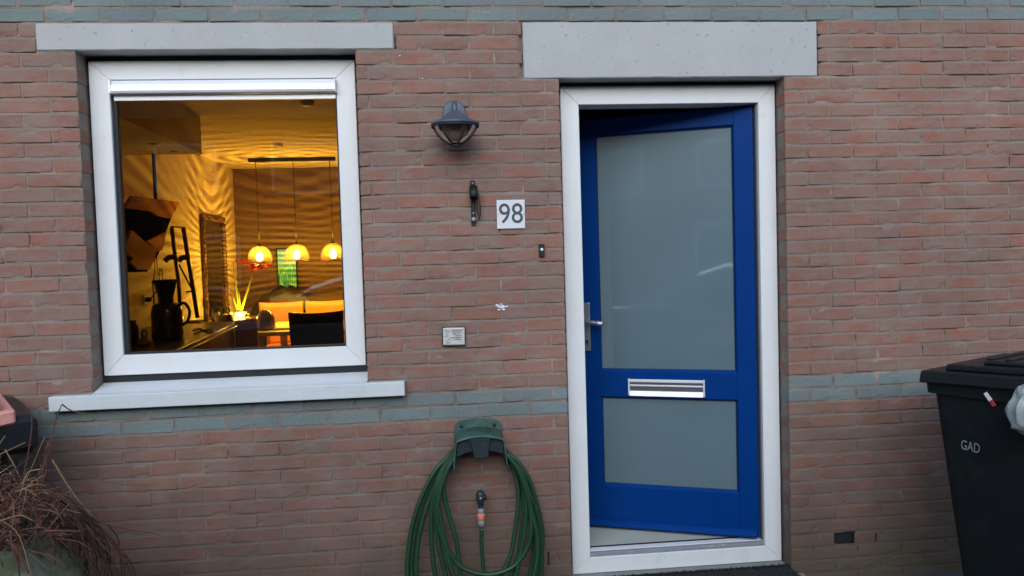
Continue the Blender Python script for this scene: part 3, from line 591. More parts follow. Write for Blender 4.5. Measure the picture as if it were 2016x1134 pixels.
for (path, r) in (([(475, 612), (485, 580), (497, 540)], .015), ([(471, 610), (466, 575), (461, 535), (460, 515)], .012), ([(468, 610), (463, 598), (459, 585)], .011), ([(472, 610), (472, 592), (470, 574)], .009)):
    pp = spline([at(x, y, Yf) for x, y in path], 6); s.tube(pp, [r*(1-.55*i/len(pp)) for i in range(len(pp))], 7)
s.build('stem', stem_m, fp)
s = MB()
def flower(c, sc, k0):
    for k in range(6):
        a = k*math.pi/3+k0; d = Vector((math.cos(a), math.sin(a)*.8, .25+.2*math.sin(k*3)))
        p = [c, c+d*sc*.5+Vector((0, 0, .02)), c+d*sc+Vector((0, 0, -.01))]; t = d.cross(Vector((0, 0, 1))).normalized()*sc*.3
        s.add([p[0], p[1]-t, p[1]+t, p[2]-t*.3, p[2]+t*.3], [(0, 1, 2), (1, 3, 4, 2)], 0, True)
for (x, y, q) in ((494, 527, .13), (508, 529, .14), (522, 526, .12), (503, 533, .1), (480, 519, .11), (472, 516, .07), (515, 531, .1)): flower(at(x, y, Yf+random.uniform(-.05, .05)), q, random.random())
s.build('flower', petal_m, fp)
for k, (px, py, r, h, mt, lb) in enumerate(((424, 628, .05, .19, clear_m, 'glass vase left of the amaryllis on the sideboard'), (440, 630, .045, .15, clear_m, 'drinking glass between the vase and the amaryllis'))):
    c = at(px, py, 5.0); lathe_thing('glass_vase', [(0, 0), (r*.8, 0), (r, h*.5), (r*.8, h), (r*.74, h), (r*.9, h*.5), (r*.7, .01), (0, .01)], (c.x, 5.02+.1*k, .946), mt, lb, 'vase' if k == 0 else 'glass')
s = MB()
for k in range(16): s.blob((-.62+random.uniform(-.08, .16), 5.0+random.uniform(-.03, .1), .985+random.uniform(-.02, .05)), (.028, .028, .02), 0, 2, .5, 3, k)
tag(s.build('dried_bouquet', pot_m), 'low heap of pale dried flower heads left of the small glowing light', 'flowers')
# dining table
tb = thing('dining_table', 'light wooden dining table glowing under the pendant lamp', 'table')
s = MB(); s.box(-.3, 1.45, 4.42, 5.75, .84, .88, .004); s.build('tabletop', woodl_m, tb)
for (x, y) in ((-.26, 4.56), (1.34, 4.56), (-.26, 5.62), (1.34, 5.62)):
    s = MB(); s.box(x, x+.07, y, y+.07, FL, .839, .003); s.build('leg', woodl_m, tb)
def chair(x, y, rz, mt, label, group, top=.95):
    t = thing('dining_chair', label, 'chair', (x, y, FL), (0, 0, rz), group)
    s = MB(); s.box(-.23, .23, -.22, .22, .42, .48, .015, seg=2); s.build('seat', mt, t)
    s = MB(); n = 14; vs = []; fs = []
    for j in range(9):
        for i in range(n+1):
            u = i/n*2-1; z = .46+(top-.46)*j/8+.015*u*u*(j/8); vs.append((u*.25*(1-.05*(1-j/8)), -.2-.05*j/8+.045*u*u, z))
    for j in range(8):
        for i in range(n): fs.append((j*(n+1)+i, j*(n+1)+i+1, (j+1)*(n+1)+i+1, (j+1)*(n+1)+i))
    s.add(vs, fs, 0, True); o = s.build('backrest', mt, t); md = o.modifiers.new('thick', 'SOLIDIFY'); md.thickness = .035; md.offset = 1
    for (a, b_) in ((-.21, -.2), (.18, -.2), (-.21, .17), (.18, .17)):
        s = MB(); s.box(a, a+.03, b_, b_+.03, 0, .418, .002); s.build('leg', wood_m, t)
    return t
chair(.40, 4.32, 0, chair_m, 'black leather dining chair with its back to the window', 'dark chairs at the dining table', .95)
chair(-.28, 4.25, R(-62), chair_m, 'black leather dining chair seen edge on at the left end of the table', 'dark chairs at the dining table', .96)
chair(-.30, 5.72, R(180), tan_m, 'tan leather dining chair beyond the table, left one of the pair', 'tan chairs beyond the dining table', .96)
chair(.24, 5.72, R(180), tan_m, 'tan leather dining chair beyond the table, right one of the pair', 'tan chairs beyond the dining table', .96)
lathe_thing('bronze_dome', [(0, 0), (.095, 0), (.1, .03), (.092, .12), (.06, .185), (.02, .212), (0, .214)], (-.215, 4.72, .881), bronze_m, 'dark shiny bronze dome standing on the left end of the table', 'ornament')
s = MB(); s.box(-.12, .12, 4.62, 4.8, .881, .9, .002); tag(s.build('magazine', woodl_m), 'pale magazine lying on the table next to the bronze dome', 'magazine')
# armchair with draped blanket and picture
ac = thing('armchair', 'dark armchair with a grey blanket draped over it by the back wall', 'armchair')
s = MB(); s.blob((-.33, 6.26, .72), (.42, .18, .55), 0, 4, .12, 3, 2); s.build('backrest', chair_m, ac)
s = MB(); s.blob((-.22, 6.13, .93), (.38, .12, .24), 0, 4, .22, 5, 5); s.build('blanket', cloth_m, ac)
s = MB(); s.blob((-.62, 6.05, .55), (.12, .3, .4), 0, 3, .1, 3, 8); s.build('arm', chair_m, ac); s = MB(); s.blob((.1, 6.05, .55), (.12, .3, .4), 0, 3, .1, 3, 9); s.build('arm', chair_m, ac)
pc = thing('picture', 'narrow framed picture of green plants on the back wall behind the middle lamp', 'picture', (-.315, BK-.02, 1.2))
s = MB(); s.box(-.125, .125, -.015, .015, 0, .55, .003); s.build('frame', black_m, pc); s = MB(); s.box(-.11, .11, -.018, -.0155, .015, .535); s.build('canvas', art_m, pc)
# ================================================================ THINGS ON THE WALL
# wall lamp
lc = at(896, 243, -.13)
wl = thing('wall_lamp', 'slate grey bell shaped wall lantern with caged glass bowl', 'wall lamp', (lc.x, 0, lc.z))
s = MB(); pr = [(-.051, .0), (.051, .0)]+[(.051*math.cos(a), .062+.055*math.sin(a)) for a in [math.pi*i/12 for i in range(13)]]
s.prism(pr, -.03, .0, 0, 'y', bev=.004); s.build('back_plate', lamp_m, wl)
s = MB(); s.tube(spline([(0, -.028, .058), (0, -.075, .092), (0, -.115, .085), (0, -.13, .05)], 8), .0105, 10); s.box(-.0045, .0045, -.075, -.028, .04, .083, .001); s.build('arm', lamp_m, wl)
s = MB(); s.lathe([(0, .055), (.016, .053), (.022, .049), (.033, .041), (.049, .028), (.066, .016), (.086, .007), (.098, .003), (.103, -.002), (.103, -.008), (.098, -.011), (.09, -.009), (.075, -.002), (.0, .03)], (0, -.13, 0), 48); s.build('shade', lamp_m, wl)
bp_ = [(.093, -.012), (.086, -.03), (.07, -.053), (.05, -.073), (.028, -.087), (.0, -.092)]
s = MB(); s.lathe([(r*.96, z*.97) for r, z in bp_], (0, -.13, 0), 40); s.build('glass_bowl', lampg_m, wl)
s = MB()
for k in range(6):
    a = k*math.pi/3+.908; s.tube([(r*math.cos(a)*1.01, -.13+r*math.sin(a)*1.01, z) for r, z in bp_], .003, 6)
s.lathe([(.096, -.012), (.101, -.012), (.101, -.017), (.096, -.017), (.096, -.012)], (0, -.13, 0), 48); s.lathe([(.001, -.091), (.02, -.09), (.024, -.0925), (.014, -.099), (.001, -.1)], (0, -.13, 0), 20); s.build('cage', cage_m, wl)
s = MB(); s.lathe([(0, -.078), (.02, -.072), (.036, -.05), (.05, -.02), (.052, -.004)], (0, -.13, 0), 18); s.build('bulb', bulbw_m, wl)
# flag bracket
fb = thing('flag_bracket', 'narrow black iron bracket with a dangling brown leather loop', 'bracket', (1.757, 0, 1.708))
s = MB(); s.box(-.0105, .0105, -.006, 0, 0, .2, .0015); s.build('plate', iron_m, fb)
for z in (.188, .055): s = MB(); bolt(s, (0, z), .004, -.006, .002); s.build('screw', zinc_m, fb)
s = MB(); bolt(s, (0, .028), .0105, -.012, .006); s.tube([(0, 0, .028), (0, -.014, .028)], .0045, 8); s.build('bolt', zinc_m, fb)
s = MB(); Mx = Matrix.Translation((0.002, -.03, .145)) @ Matrix.Rotation(R(-28), 4, 'X')
s.lathe([(.012, -.03), (.018, -.03), (.0185, .028), (.0125, .028), (.012, -.03)], n=18, M=Mx); s.box(-.009, .009, -.03, -.006, .118, .165, .003); s.tube([(.012, -.03, .15), (.022, -.04, .132)], .0055, 8); s.build('socket', iron_m, fb)
s = MB(); vs = []; K = 10
for i in range(K+1):
    t = i/K; w_ = .0088*math.sin(math.pi*min(1, t*.9+.08))**.7; vs += [(.022-w_+.002*t, -.03, .125-.105*t), (.022+w_+.002*t, -.031, .125-.105*t), (.022+.002*t, -.036, .125-.105*t)]
fs = [];
for i in range(K):
    for a, b_ in ((0, 2), (2, 1), (1, 0)): fs.append((i*3+a, i*3+b_, i*3+3+b_, i*3+3+a))
s.add(vs, fs, 0, True); s.tube(spline([(.012, -.035, .13), (.022, -.04, .131), (.03, -.035, .122), (.022, -.03, .118)], 5), .0014, 5); s.tube([(.02, -.036, .127), (.05, -.03, .122)], .0011, 5); s.build('leather_loop', leather_m, fb)
# house number
hn = thing('number_plate', 'square white house number plate reading 98', 'house number', (1.9225, 0, 1.7555), (0, R(.3), 0))
s = MB(); s.box(-.0625, .0625, -.008, -.003, -.0635, .0635, .0012); s.build('plate', sign_m, hn)
Mt = Matrix.Translation((.000, -.0086, -.001)) @ Matrix.Rotation(R(90), 4, 'X')
text_mesh('98', .125, .0004, 'digits', digit_m, hn, Mt, xscale=.90, bold=.0004)
for x in (-.0555, .0555): s = MB(); bolt(s, (x, 0), .0022, -.0081, .001); s.build('screw', digit_m, hn)
# door bell
db = thing('door_bell', 'small black door bell with a round white button', 'door bell', (2.0555, 0, 1.592))
s = MB(); s.box(-.0125, .0125, -.014, 0, -.029, .028, .003, seg=2); s.build('housing', black_m, db)
s = MB(); bolt(s, (0, .003), .0068, -.0145, .003); s.build('button', btn_m, db)
# plaque
pq = thing('wall_plaque', 'little white relief tile with dark edge and faint writing', 'plaque', (1.6525, 0, 1.2225), (0, R(1.2), 0))
s = MB(); s.box(-.0515, .0515, -.012, 0, -.0425, .0425, .001); s.build('backing', black_m, pq)
s = MB(); nx, nz = 30, 24; vs = []; fs = []
for j in range(nz+1):
    for i in range(nx+1):
        x, z = -.048+.096*i/nx, -.039+.078*j/nz; e = i in (0, nx) or j in (0, nz); lf = max(0, 1-(x+.048)/.045)
        vs.append((x, (-.0125 if e else -.0165)-.0035*lf*noise.noise(Vector((x*90, 0, z*90)))-.0006*noise.noise(Vector((x*200, 3, z*200))), z))
for j in range(nz):
    for i in range(nx): fs.append((j*(nx+1)+i, j*(nx+1)+i+1, (j+1)*(nx+1)+i+1, (j+1)*(nx+1)+i))
s.add(vs, fs, 0, True); s.build('relief', plqe_m, pq)
s = MB(); rr = random.Random(4)
for k, (xa, xb) in enumerate(((-.010, .036), (-.008, .036), (-.004, .028), (.004, .033), (-.008, .034), (.002, .035))):
    z = .0285-k*.0083; x = xa
    while x < xb-.003:
        w_ = min(rr.uniform(.006, .014), xb-x); q = x
        while q < x+w_: s.box(q, q+.0008, -.0188, -.0165, z-.0013, z+.0013+rr.choice((0, 0, .0012))); q += .0015
        s.box(x, x+w_, -.0186, -.0165, z-.0002, z+.0003); x += w_+.0028
for k in range(9):
    a = Vector((-.044+rr.random()*.022, -.0195, -.03+k*.0075)); s.tube(spline([a, a+Vector((.006, 0, .004)), a+Vector((.012, 0, rr.uniform(-.004, .006)))], 4), .0006, 4)
s.build('writing', ink_m, pq)
# ------------------------------------------------------------ hose holder, hose, tap
hh = thing('hose_holder', 'weathered dark green plastic hose holder screwed to the brick wall', 'hose holder', (1.7475, 0, .84))
s = MB(); s.prism([(-.112, -.13), (-.104, -.02), (-.09, .0), (-.06, .008), (.0, .013), (.06, .008), (.09, -.002), (.104, -.022), (.112, -.13)], -.012, 0, 0, 'y', bev=.003); s.build('back_plate', holder_m, hh)
def saddle(r_side, y0, y1, zt, zb, th, flare=0):
    """arched trough: cross-section polyline from left skirt over the top to the right skirt, lofted from y0 to y1"""
    mb = MB(); prof = []
    for i in range(25):
        t = i/24; x = -1+2*t; prof.append(x)
    secs = []
    for q in range(6):
        f = q/5; y = y0+(y1-y0)*f; w_ = r_side*(1+flare*f); row = []
        for x in prof:
            ax = abs(x)
            if ax < .78: z = zt-.018*(ax/.78)**2-.012*f
            else: z = zt-.018-.012*f-(zt-zb)*((ax-.78)/.22)**1.25
            row.append((w_*(.86*x/.78 if ax < .78 else math.copysign(.86+.14*((ax-.78)/.22), x)), y, z))
        secs.append(row)
    vs = [p for r_ in secs for p in r_]; n = len(prof); fs = [(j*n+i, j*n+i+1, (j+1)*n+i+1, (j+1)*n+i) for j in range(5) for i in range(n-1)]
    mb.add(vs, fs, 0, True); return mb
o = saddle(.108, -.012, -.138, -.03, -.165, .004, .08).build('saddle', holder_m, hh); md = o.modifiers.new('t', 'SOLIDIFY'); md.thickness = .004
s = MB()   # front lip: raised rim following the arch
rim = []
for i in range(41):
    x = -1+2*i/40; ax = abs(x); w_ = .108*1.085
    z = (-.042-.018*(ax/.78)**2) if ax < .78 else -.06-.135*((ax-.78)/.22)**1.25
    rim.append((w_*(.86*x/.78 if ax < .78 else math.copysign(.86+.14*((ax-.78)/.22), x)), -.140, z))
s.tube(rim, .0032, 6); s.build('rim', holder_m, hh)
s = MB()   # dark inner support: arched web with a central tongue
s.prism([(-.098, -.055), (-.04, -.046), (.04, -.046), (.098, -.055), (.104, -.128), (.06, -.112), (.03, -.108), (-.03, -.108), (-.06, -.112), (-.104, -.13)], -.124, -.112, 0, 'y', bev=.002)
s.prism([(-.046, -.048), (.046, -.048), (.033, -.135), (-.026, -.135)], -.140, -.125, 0, 'y', bev=.003); s.build('support_web', holderd_m, hh)
for x in (-.075, .072): s = MB(); bolt(s, (x, -.021), .008, -.012, .005); s.build('screw', black_m, hh)
hz = lambda x, y: (760+x/3.394, 800+y/3.394)
LP = [[(445, 318), (350, 430), (262, 600), (205, 780), (176, 960), (172, 1134)], [(440, 310), (330, 430), (240, 600), (180, 780), (150, 960), (145, 1134)], [(440, 325), (370, 430), (300, 600), (235, 800), (205, 1000), (205, 1134)], [(445, 335), (365, 450), (320, 580), (302, 760), (308, 960), (330, 1134)],
      [(450, 345), (392, 430), (335, 560), (330, 740), (355, 940), (400, 1134)], [(470, 365), (392, 460), (390, 600), (430, 760), (470, 900), (500, 1134)], [(455, 340), (405, 420), (345, 600), (375, 800), (410, 1000), (450, 1134)]]
RP = [[(802, 322), (880, 425), (942, 560), (975, 720), (1008, 850), (1010, 1000), (985, 1134)], [(800, 300), (880, 370), (960, 500), (1020, 700), (1045, 850), (1035, 1000), (1010, 1134)], [(800, 318), (900, 430), (950, 560), (1005, 700), (1033, 850), (1040, 1000), (1030, 1134)], [(800, 325), (870, 420), (930, 560), (955, 720), (985, 850), (985, 1000), (960, 1134)],
      [(800, 335), (860, 400), (905, 520), (918, 680), (905, 850), (880, 1000), (830, 1134)], [(810, 345), (850, 420), (882, 550), (880, 700), (860, 850), (830, 1000), (770, 1134)], [(805, 330), (885, 430), (925, 560), (935, 720), (915, 900), (890, 1020), (870, 1134)]]
s = MB()
for i in range(7):
    Y0 = -.028-.0125*i; Lw = [at(*hz(*p), Y0-.008*k) for k, p in enumerate(LP[i])]; Rw = [at(*hz(*p), Y0-.008*k) for k, p in enumerate(RP[(i+1) % 7])]
    lo = .02+.006*i; bl, br = Lw[-1], Rw[-1]
    top = [Vector((-.05+1.7475, Y0-.01, .80-.003*i)), Vector((1.7475, Y0-.01, .806-.003*i)), Vector((.05+1.7475, Y0-.01, .80-.003*i))]
    w_ = br.x-bl.x; low = [Vector((bl.x+w_*.06, bl.y, lo+.07)), Vector((bl.x+w_*.2, bl.y, lo+.012)), Vector((bl.x+w_*.5, bl.y, lo)), Vector((bl.x+w_*.8, bl.y, lo+.012)), Vector((bl.x+w_*.94, br.y, lo+.07))]
    loop = top[:1][::-1]+Lw+low+Rw[::-1]+[top[2], top[1], top[0]]
    s.tube(spline(loop, 8), .0103, 10)
inner = [(455, 345), (400, 450), (350, 620), (345, 780), (415, 960), (500, 1072), (640, 1122), (760, 1112), (870, 1055), (950, 930), (970, 780), (950, 620), (890, 440), (805, 320)]
s.tube(spline([at(*hz(*p), -.115-.02*math.sin(i/13*3.1)) for i, p in enumerate(inner)], 8), .0102, 10)
tp = at(948, 1040, -.075)
s.tube(spline([tp, tp+Vector((-.002, 0, -.08)), tp+Vector((.004, -.01, -.2)), tp+Vector((.02, -.03, -.31)), tp+Vector((.08, -.06, -.355)), tp+Vector((.2, -.07, -.355))], 8), .0088, 10)
tag(s.build('garden_hose', hose_m), 'long green garden hose hanging in loops below its wall holder', 'garden hose')
tz = at(948, 970, -.06)
wt = thing('water_tap', 'small dark outdoor tap with grey and orange hose connector', 'tap', (tp.x, 0, 0))
s = MB(); zt = .515
s.tube([(0, 0, zt-.005), (0, -.05, zt-.005)], .014, 12); s.lathe([(0, .545), (.012, .543), (.019, .53), (.0185, .505), (.013, .485), (.011, .472)], (0, -.072, 0), 18); s.tube([(0, -.072, zt), (.024, -.078, zt+.002)], [.016, .01], 10); s.build('tap_body', holderd_m, wt)
s = MB(); bolt(s, (0, .515), .006, -.0905, .003); s.build('cap', zinc_m, wt)
s = MB(); s.lathe([(.009, .474), (.009, .466)], (0, -.072, 0), 14, 1); s.lathe([(.013, .466), (.0155, .464), (.0155, .446), (.014, .444)], (0, -.072, 0), 18); s.build('coupling', [hoseg_m, alu_m], wt); s = MB(); s.lathe([(.014, .412), (.0155, .410), (.0155, .390), (.010, .386)], (0, -.072, 0), 18); s.build('coupling', [hoseg_m, alu_m], wt)
s = MB(); s.lathe([(.014, .445), (.0172, .443), (.0165, .428), (.0172, .414), (.014, .411)], (0, -.072, 0), 18); s.build('coupling_ring', orange_m, wt)
# ================================================================ BINS
def wheelie(name, label, loc, rz, lid_mat, H=.98, lidtilt=0, grp=None):
    """local: +x runs from the front lip to the hinge, y is the width; base at z=0"""
    t = thing(name, label, 'bin', loc, (0, 0, rz), grp); D, Wd = .62, .52
    s = MB(); n = 6; secs = []
    for (z, x0, x1, w_) in ((.05, .14, .57, .40), (.10, .135, .58, .42), (.5, .085, .6, .455), (H-.07, .03, .615, .49), (H-.068, .005, .63, .52), (H-.02, .0, .635, .525), (H-.0, .0, .635, .525)):
        r_ = .035; pts = []
        for (cx, cy, a0) in ((x1-r_, w_/2-r_, 0), (x0+r_, w_/2-r_, 90), (x0+r_, -w_/2+r_, 180), (x1-r_, -w_/2+r_, 270)):
            for k in range(5): a = R(a0+k*22.5); pts.append((cx+r_*math.cos(a), cy+r_*math.sin(a), z))
        secs.append(pts)
    m_ = len(secs[0]); vs = [p for q in secs for p in q]; fs = [(j*m_+i, j*m_+(i+1) % m_, (j+1)*m_+(i+1) % m_, (j+1)*m_+i) for j in range(len(secs)-1) for i in range(m_)]
    fs.append(tuple(range(m_))[::-1]); s.add(vs, fs, 0, False); b = s.build('body', bin_m, t)
    l = MB(); T = math.tan(lidtilt)
    def lz(x): return H+.004+T*x
    def plate(x0, x1, w0, za, th):
        l.prism([(x0, lz(x0)+za), (x1, lz(x1)+za), (x1, lz(x1)+za+th), (x0+.008, lz(x0)+za+th)], -w0/2, w0/2, 0, 'y', bev=.006)
    plate(-.006, .64, .57, -.03, .05); plate(.075, .6, .48, .0205, .026); plate(.20, .56, .40, .047, .017)
    for k in range(5): l.box(.20+k*.07, .225+k*.07, -.17, .17, lz(.2+k*.07)+.0645, lz(.2+k*.07)+.071, .002)
    lo = l.build('lid', lid_mat, t)
    g = MB(); g.tube([(.69, -.2, H-.01), (.69, .2, H-.01)], .016, 10); g.box(.62, .69, -.2, -.16, H-.03, H, .004); g.box(.62, .69, .16, .2, H-.03, H, .004); g.build('handle', bin_m, t)
    for sy in (-1, 1):
        w_ = MB(); w_.lathe([(0, -.025), (.085, -.025), (.1, -.015), (.1, .015), (.085, .025), (0, .025)], (.56, sy*.24, .1), 24, 0, 'y'); w_.build('wheel', bin_m, t)
    g = MB(); g.tube([(.56, -.22, .1), (.56, .22, .1)], .012, 8); g.build('axle', zinc_m, t)
    return t, b
AL = 62
dv = Vector((math.cos(R(AL)), -math.sin(R(AL)), 0)); wv = Vector((math.sin(R(AL)), math.cos(R(AL)), 0)); nv = -wv
corner = Vector((3.525, -.42, 0))
rb, rbody = wheelie('wheelie_bin', 'black wheelie bin with the letters GAD standing by the wall at the right', tuple(corner+wv*.285+dv*.035), -R(AL), lid_m, 1.03, R(2.0))
# GAD letters on the visible side
g0 = atp(1911, 880, corner+wv*.045, nv)
loc = rb.matrix_world
inv = (Matrix.Translation(corner+wv*.285+dv*.035) @ Matrix.Rotation(-R(AL), 4, 'Z')).inverted()
gl = inv @ g0
text_mesh('GAD', .055, .0006, 'lettering', letter_m, rb, Matrix.Translation((gl.x, -(.2275+(gl.z-.5)/.41*.0175)-.0035, gl.z)) @ Matrix.Rotation(R(3), 4, 'X') @ Matrix.Rotation(R(4), 4, 'Y') @ Matrix.Rotation(R(90), 4, 'X'), xscale=.62, bold=.0002)
def bin_tag(parent, p, rz=0, tilt=-30, s_=1.):
    g = MB(); M = Matrix.Translation(p) @ Matrix.Rotation(rz, 4, 'Z') @ Matrix.Rotation(R(tilt), 4, 'Y')
    g.box(-.007, .007, -.006, 0, .0, .034*s_, .001, 0, M); g.box(-.007, .007, -.006, 0, -.024*s_, -.0003, .001, 1, M); o = g.build('reflector', [tagw_m, tagr_m], parent); return o
q = inv @ atp(1953, 788, corner+wv*.03, nv); bin_tag(rb, (q.x, -.262, q.z), 0, -35)
# plastic bag hung at the near edge
q = atp(2006, 800, corner+wv*.0, nv)
pb = MB(); pb.blob((-.01, 0, -.02), (.10, .07, .105), 0, 5, -.26, .9, 4); pb.blob((.012, -.01, .07), (.045, .03, .055), 0, 5, -.3, 1., 9)
tag(pb.build('plastic_bag', bag_m, None, (q.x+.035, q.y-.05, q.z+.01)), 'crumpled white plastic bag hanging from the rim of the GAD bin', 'bag')
# left bin, mostly outside the frame: lid slopes away to the left front
lb, lbody = wheelie('wheelie_bin', 'black wheelie bin with a faded pink lid behind the dry twigs at the left', (-.64, -.60, 0), R(33), pink_m, .965, R(7))
g = MB(); g.box(.575, .71, -.28, .28, .90, 1.04, .025); g.build('hinge_cover', lid_m, lb)
g = MB(); g.box(.50, .53, -.07, .07, 1.055, 1.1, .006); g.box(.44, .53, -.09, -.07, 1.05, 1.1, .006); g.box(.44, .53, .07, .09, 1.05, 1.1, .006); g.build('lid_grip', pink_m, lb)
# ================================================================ PLANTER AND DRY SHRUB
pc_ = Vector((.06, -.85, 0))
s = MB(); s.blob((0, 0, .40), (.36, .34, .36), 0, 5, .10, 2.2, 3); s.lathe([(0, 0), (.26, 0), (.3, .1), (.2, .2)], n=28)
pt = thing('stone_planter', 'rounded mossy stone planter at the lower left', 'planter', tuple(pc_)); s.build('bowl', moss_m, pt)
s = MB(); s.blob((-.06, .02, .70), (.25, .22, .09), 0, 4, .25, 5, 1); s.build('soil', soil_m, pt)
ds = thing('dry_shrub', 'leafless shrub of red brown twigs and straw growing from the planter', 'shrub', (0, 0, 0))
def twig(mb, px, Y, r, yv=.0, mi=0):
    pp = spline([at(x, y, Y+yv*k) for k, (x, y) in enumerate(px)], 5); rr_ = [r*(1-.5*i/len(pp)) for i in range(len(pp))]; mb.tube(pp, rr_, 5, mi)
a_ = MB(); b2 = MB(); c2 = MB()
straw = [[(-5, 880), (10, 858)], [(-5, 897), (50, 871)], [(15, 1015), (45, 960), (88, 860)], [(0, 948), (75, 946)], [(10, 885), (30, 920), (45, 955)], [(75, 985), (120, 1000), (160, 1011)], [(75, 945), (72, 975), (62, 1010), (50, 1050)],
         [(-5, 1043), (60, 1046), (130, 1048)], [(118, 982), (138, 967)], [(105, 1012), (125, 992)], [(15, 1065), (50, 1085), (90, 1115)], [(-5, 935), (25, 915)], [(20, 930), (35, 955)], [(35, 1000), (20, 960), (12, 940)], [(40, 1080), (95, 1040), (130, 1050)]]
for k, p in enumerate(straw): twig(a_, p, -.95+.05*(k % 5), .0024, .0)
twig(b2, [(40, 1000), (85, 925), (105, 848), (112, 820), (122, 796)], -.62, .0032); twig(b2, [(122, 796), (140, 808), (175, 816)], -.62, .0028)
twig(b2, [(20, 1020), (48, 930), (62, 850), (62, 820)], -.7, .0032); twig(b2, [(60, 1030), (78, 950), (95, 870)], -.66, .0036)
twig(a_, [(103, 905), (125, 942), (150, 980), (175, 1010), (190, 1030)], -.6, .0042); twig(b2, [(190, 1030), (215, 1055), (245, 1100), (262, 1140)], -.6, .003)
twig(b2, [(75, 926), (120, 928), (165, 932), (195, 944), (235, 953), (290, 955)], -.55, .0019); twig(b2, [(95, 870), (110, 915), (135, 955)], -.6, .0024)
twig(b2, [(160, 1010), (200, 1030), (250, 1042), (300, 1050), (322, 1057)], -.55, .0026); twig(a_, [(268, 1047), (300, 1053), (325, 1060)], -.549, .0018)
twig(c2, [(212, 1032), (232, 1060), (238, 1105), (240, 1140)], -.55, .0024); twig(c2, [(240, 1090), (256, 1105), (268, 1134)], -.57, .0022)
rr = random.Random(12)
for k in range(64):   # arching twigs that fall to the right of the planter
    x0 = rr.uniform(70, 170); y0 = 960+(x0-70)*.35+rr.uniform(0, 50); L_ = rr.uniform(.6, 1.1)
    x1 = x0+rr.uniform(25, 70)*L_; y1 = y0+rr.uniform(20, 60); x2 = x1+rr.uniform(0, 60); y2 = y1+rr.uniform(40, 90); x3 = x2+rr.uniform(-12, 14); y3 = y2+rr.uniform(15, 45)
    twig(rr.choice((b2, b2, c2)), [(x0, y0), (x1, y1), (x2, y2), (x3, y3)], rr.uniform(-.9, -.6), rr.uniform(.0018, .0036), .01)
    if k % 3 == 0: twig(c2, [(x1, y1), (x1+rr.uniform(8, 22), y1+rr.uniform(8, 30))], -.75, .0012)
for k in range(120):  # dense tangle over the planter
    x0, y0 = rr.uniform(-30, 110), rr.uniform(960, 1085); a = rr.gauss(.2, .9); L_ = rr.uniform(25, 85)
    twig(rr.choice((b2, b2, c2, c2, a_)) if rr.random() < .6 else b2, [(x0, y0), (x0+L_*.5*math.cos(a)+rr.uniform(-12, 12), y0+L_*.5*math.sin(a)-rr.uniform(-4, 16)), (x0+L_*math.cos(a), y0+L_*math.sin(a)+rr.uniform(-8, 14))], rr.uniform(-1.12, -.8), rr.uniform(.0016, .004))
for k in range(26):
    x0, y0 = rr.uniform(-10, 85), rr.uniform(1000, 1050); a = rr.uniform(-2.2, -1.1); L_ = rr.uniform(40, 110)
    twig(rr.choice((a_, b2, b2)), [(x0, y0), (x0+L_*.5*math.cos(a), y0+L_*.5*math.sin(a)), (x0+L_*math.cos(a+.15), y0+L_*math.sin(a+.15))], rr.uniform(-1.0, -.7), rr.uniform(.0012, .0026))
for k in range(110):   # stems rooted in the soil, arching out on every side
    a = rr.uniform(0, 2*math.pi); q = Vector((.0+rr.gauss(0, .07), -.85+rr.gauss(0, .06), .72)); L_ = rr.uniform(.15, .36); h_ = rr.uniform(.06, .2); d = Vector((math.cos(a), math.sin(a), 0))
    if d.y > .4 and d.x > 0: L_ *= .7
    pp = spline([q, q+d*L_*.35+Vector((0, 0, h_)), q+d*L_*.8+Vector((rr.gauss(0, .02), 0, h_*.9)), q+d*L_*1.15+Vector((0, rr.gauss(0, .02), h_*.35-.05))], 5); r_ = rr.uniform(.0018, .004)
    rr.choice((b2, b2, b2, c2, c2, a_)).tube(pp, [r_*(1-.5*i/len(pp)) for i in range(len(pp))], 5)
for m_, n_, t_ in ((a_, 'dry_stalk', straw_m), (b2, 'twig', twig_m), (c2, 'dark_twig', twigd_m)): m_.build(n_, t_, ds)['kind'] = 'stuff'
# small dead leaf curls
s = MB()
for k in range(140):
    c = at(rr.uniform(-20, 130), rr.uniform(985, 1060), rr.uniform(-1.08, -.8)); w_ = rr.uniform(.006, .016); d1 = Vector((rr.gauss(0, 1), rr.gauss(0, 1), rr.gauss(0, 1))).normalized(); d2 = d1.orthogonal().normalized()
    s.add([c-d1*w_, c+d2*w_*.5, c+d1*w_, c-d2*w_*.5+d1.cross(d2)*w_*.4], [(0, 1, 2), (0, 2, 3)])
s.build('dead_leaf', twig_m, ds)['kind'] = 'stuff'
# door mat
s = MB(); s.box(2.16, 3.25, -.52, -.004, .0015, .048, .006); tag(s.build('front_step', stone_m), None, None, None, 'structure')
s = MB(); s.box(2.26, 3.186, -.46, .024, .0725, .08, .002); s.box(2.26, 3.186, -.46, -.006, .0485, .072, .002); rr = random.Random(2)
for k in range(2600):
    x, y = rr.uniform(2.305, 3.185), rr.uniform(-.45, .015) if k % 3 else rr.uniform(-.01, .018); h = rr.uniform(.006, .014); dx = rr.uniform(-.004, .004)
    s.add([(x-.002, y, .0795), (x+.002, y, .0795), (x+dx, y+rr.uniform(-.004, .004), .0795+h)], [(0, 1, 2)])
tag(s.build('door_mat', mat_m), 'black bristly door mat on the step below the blue door', 'door mat')
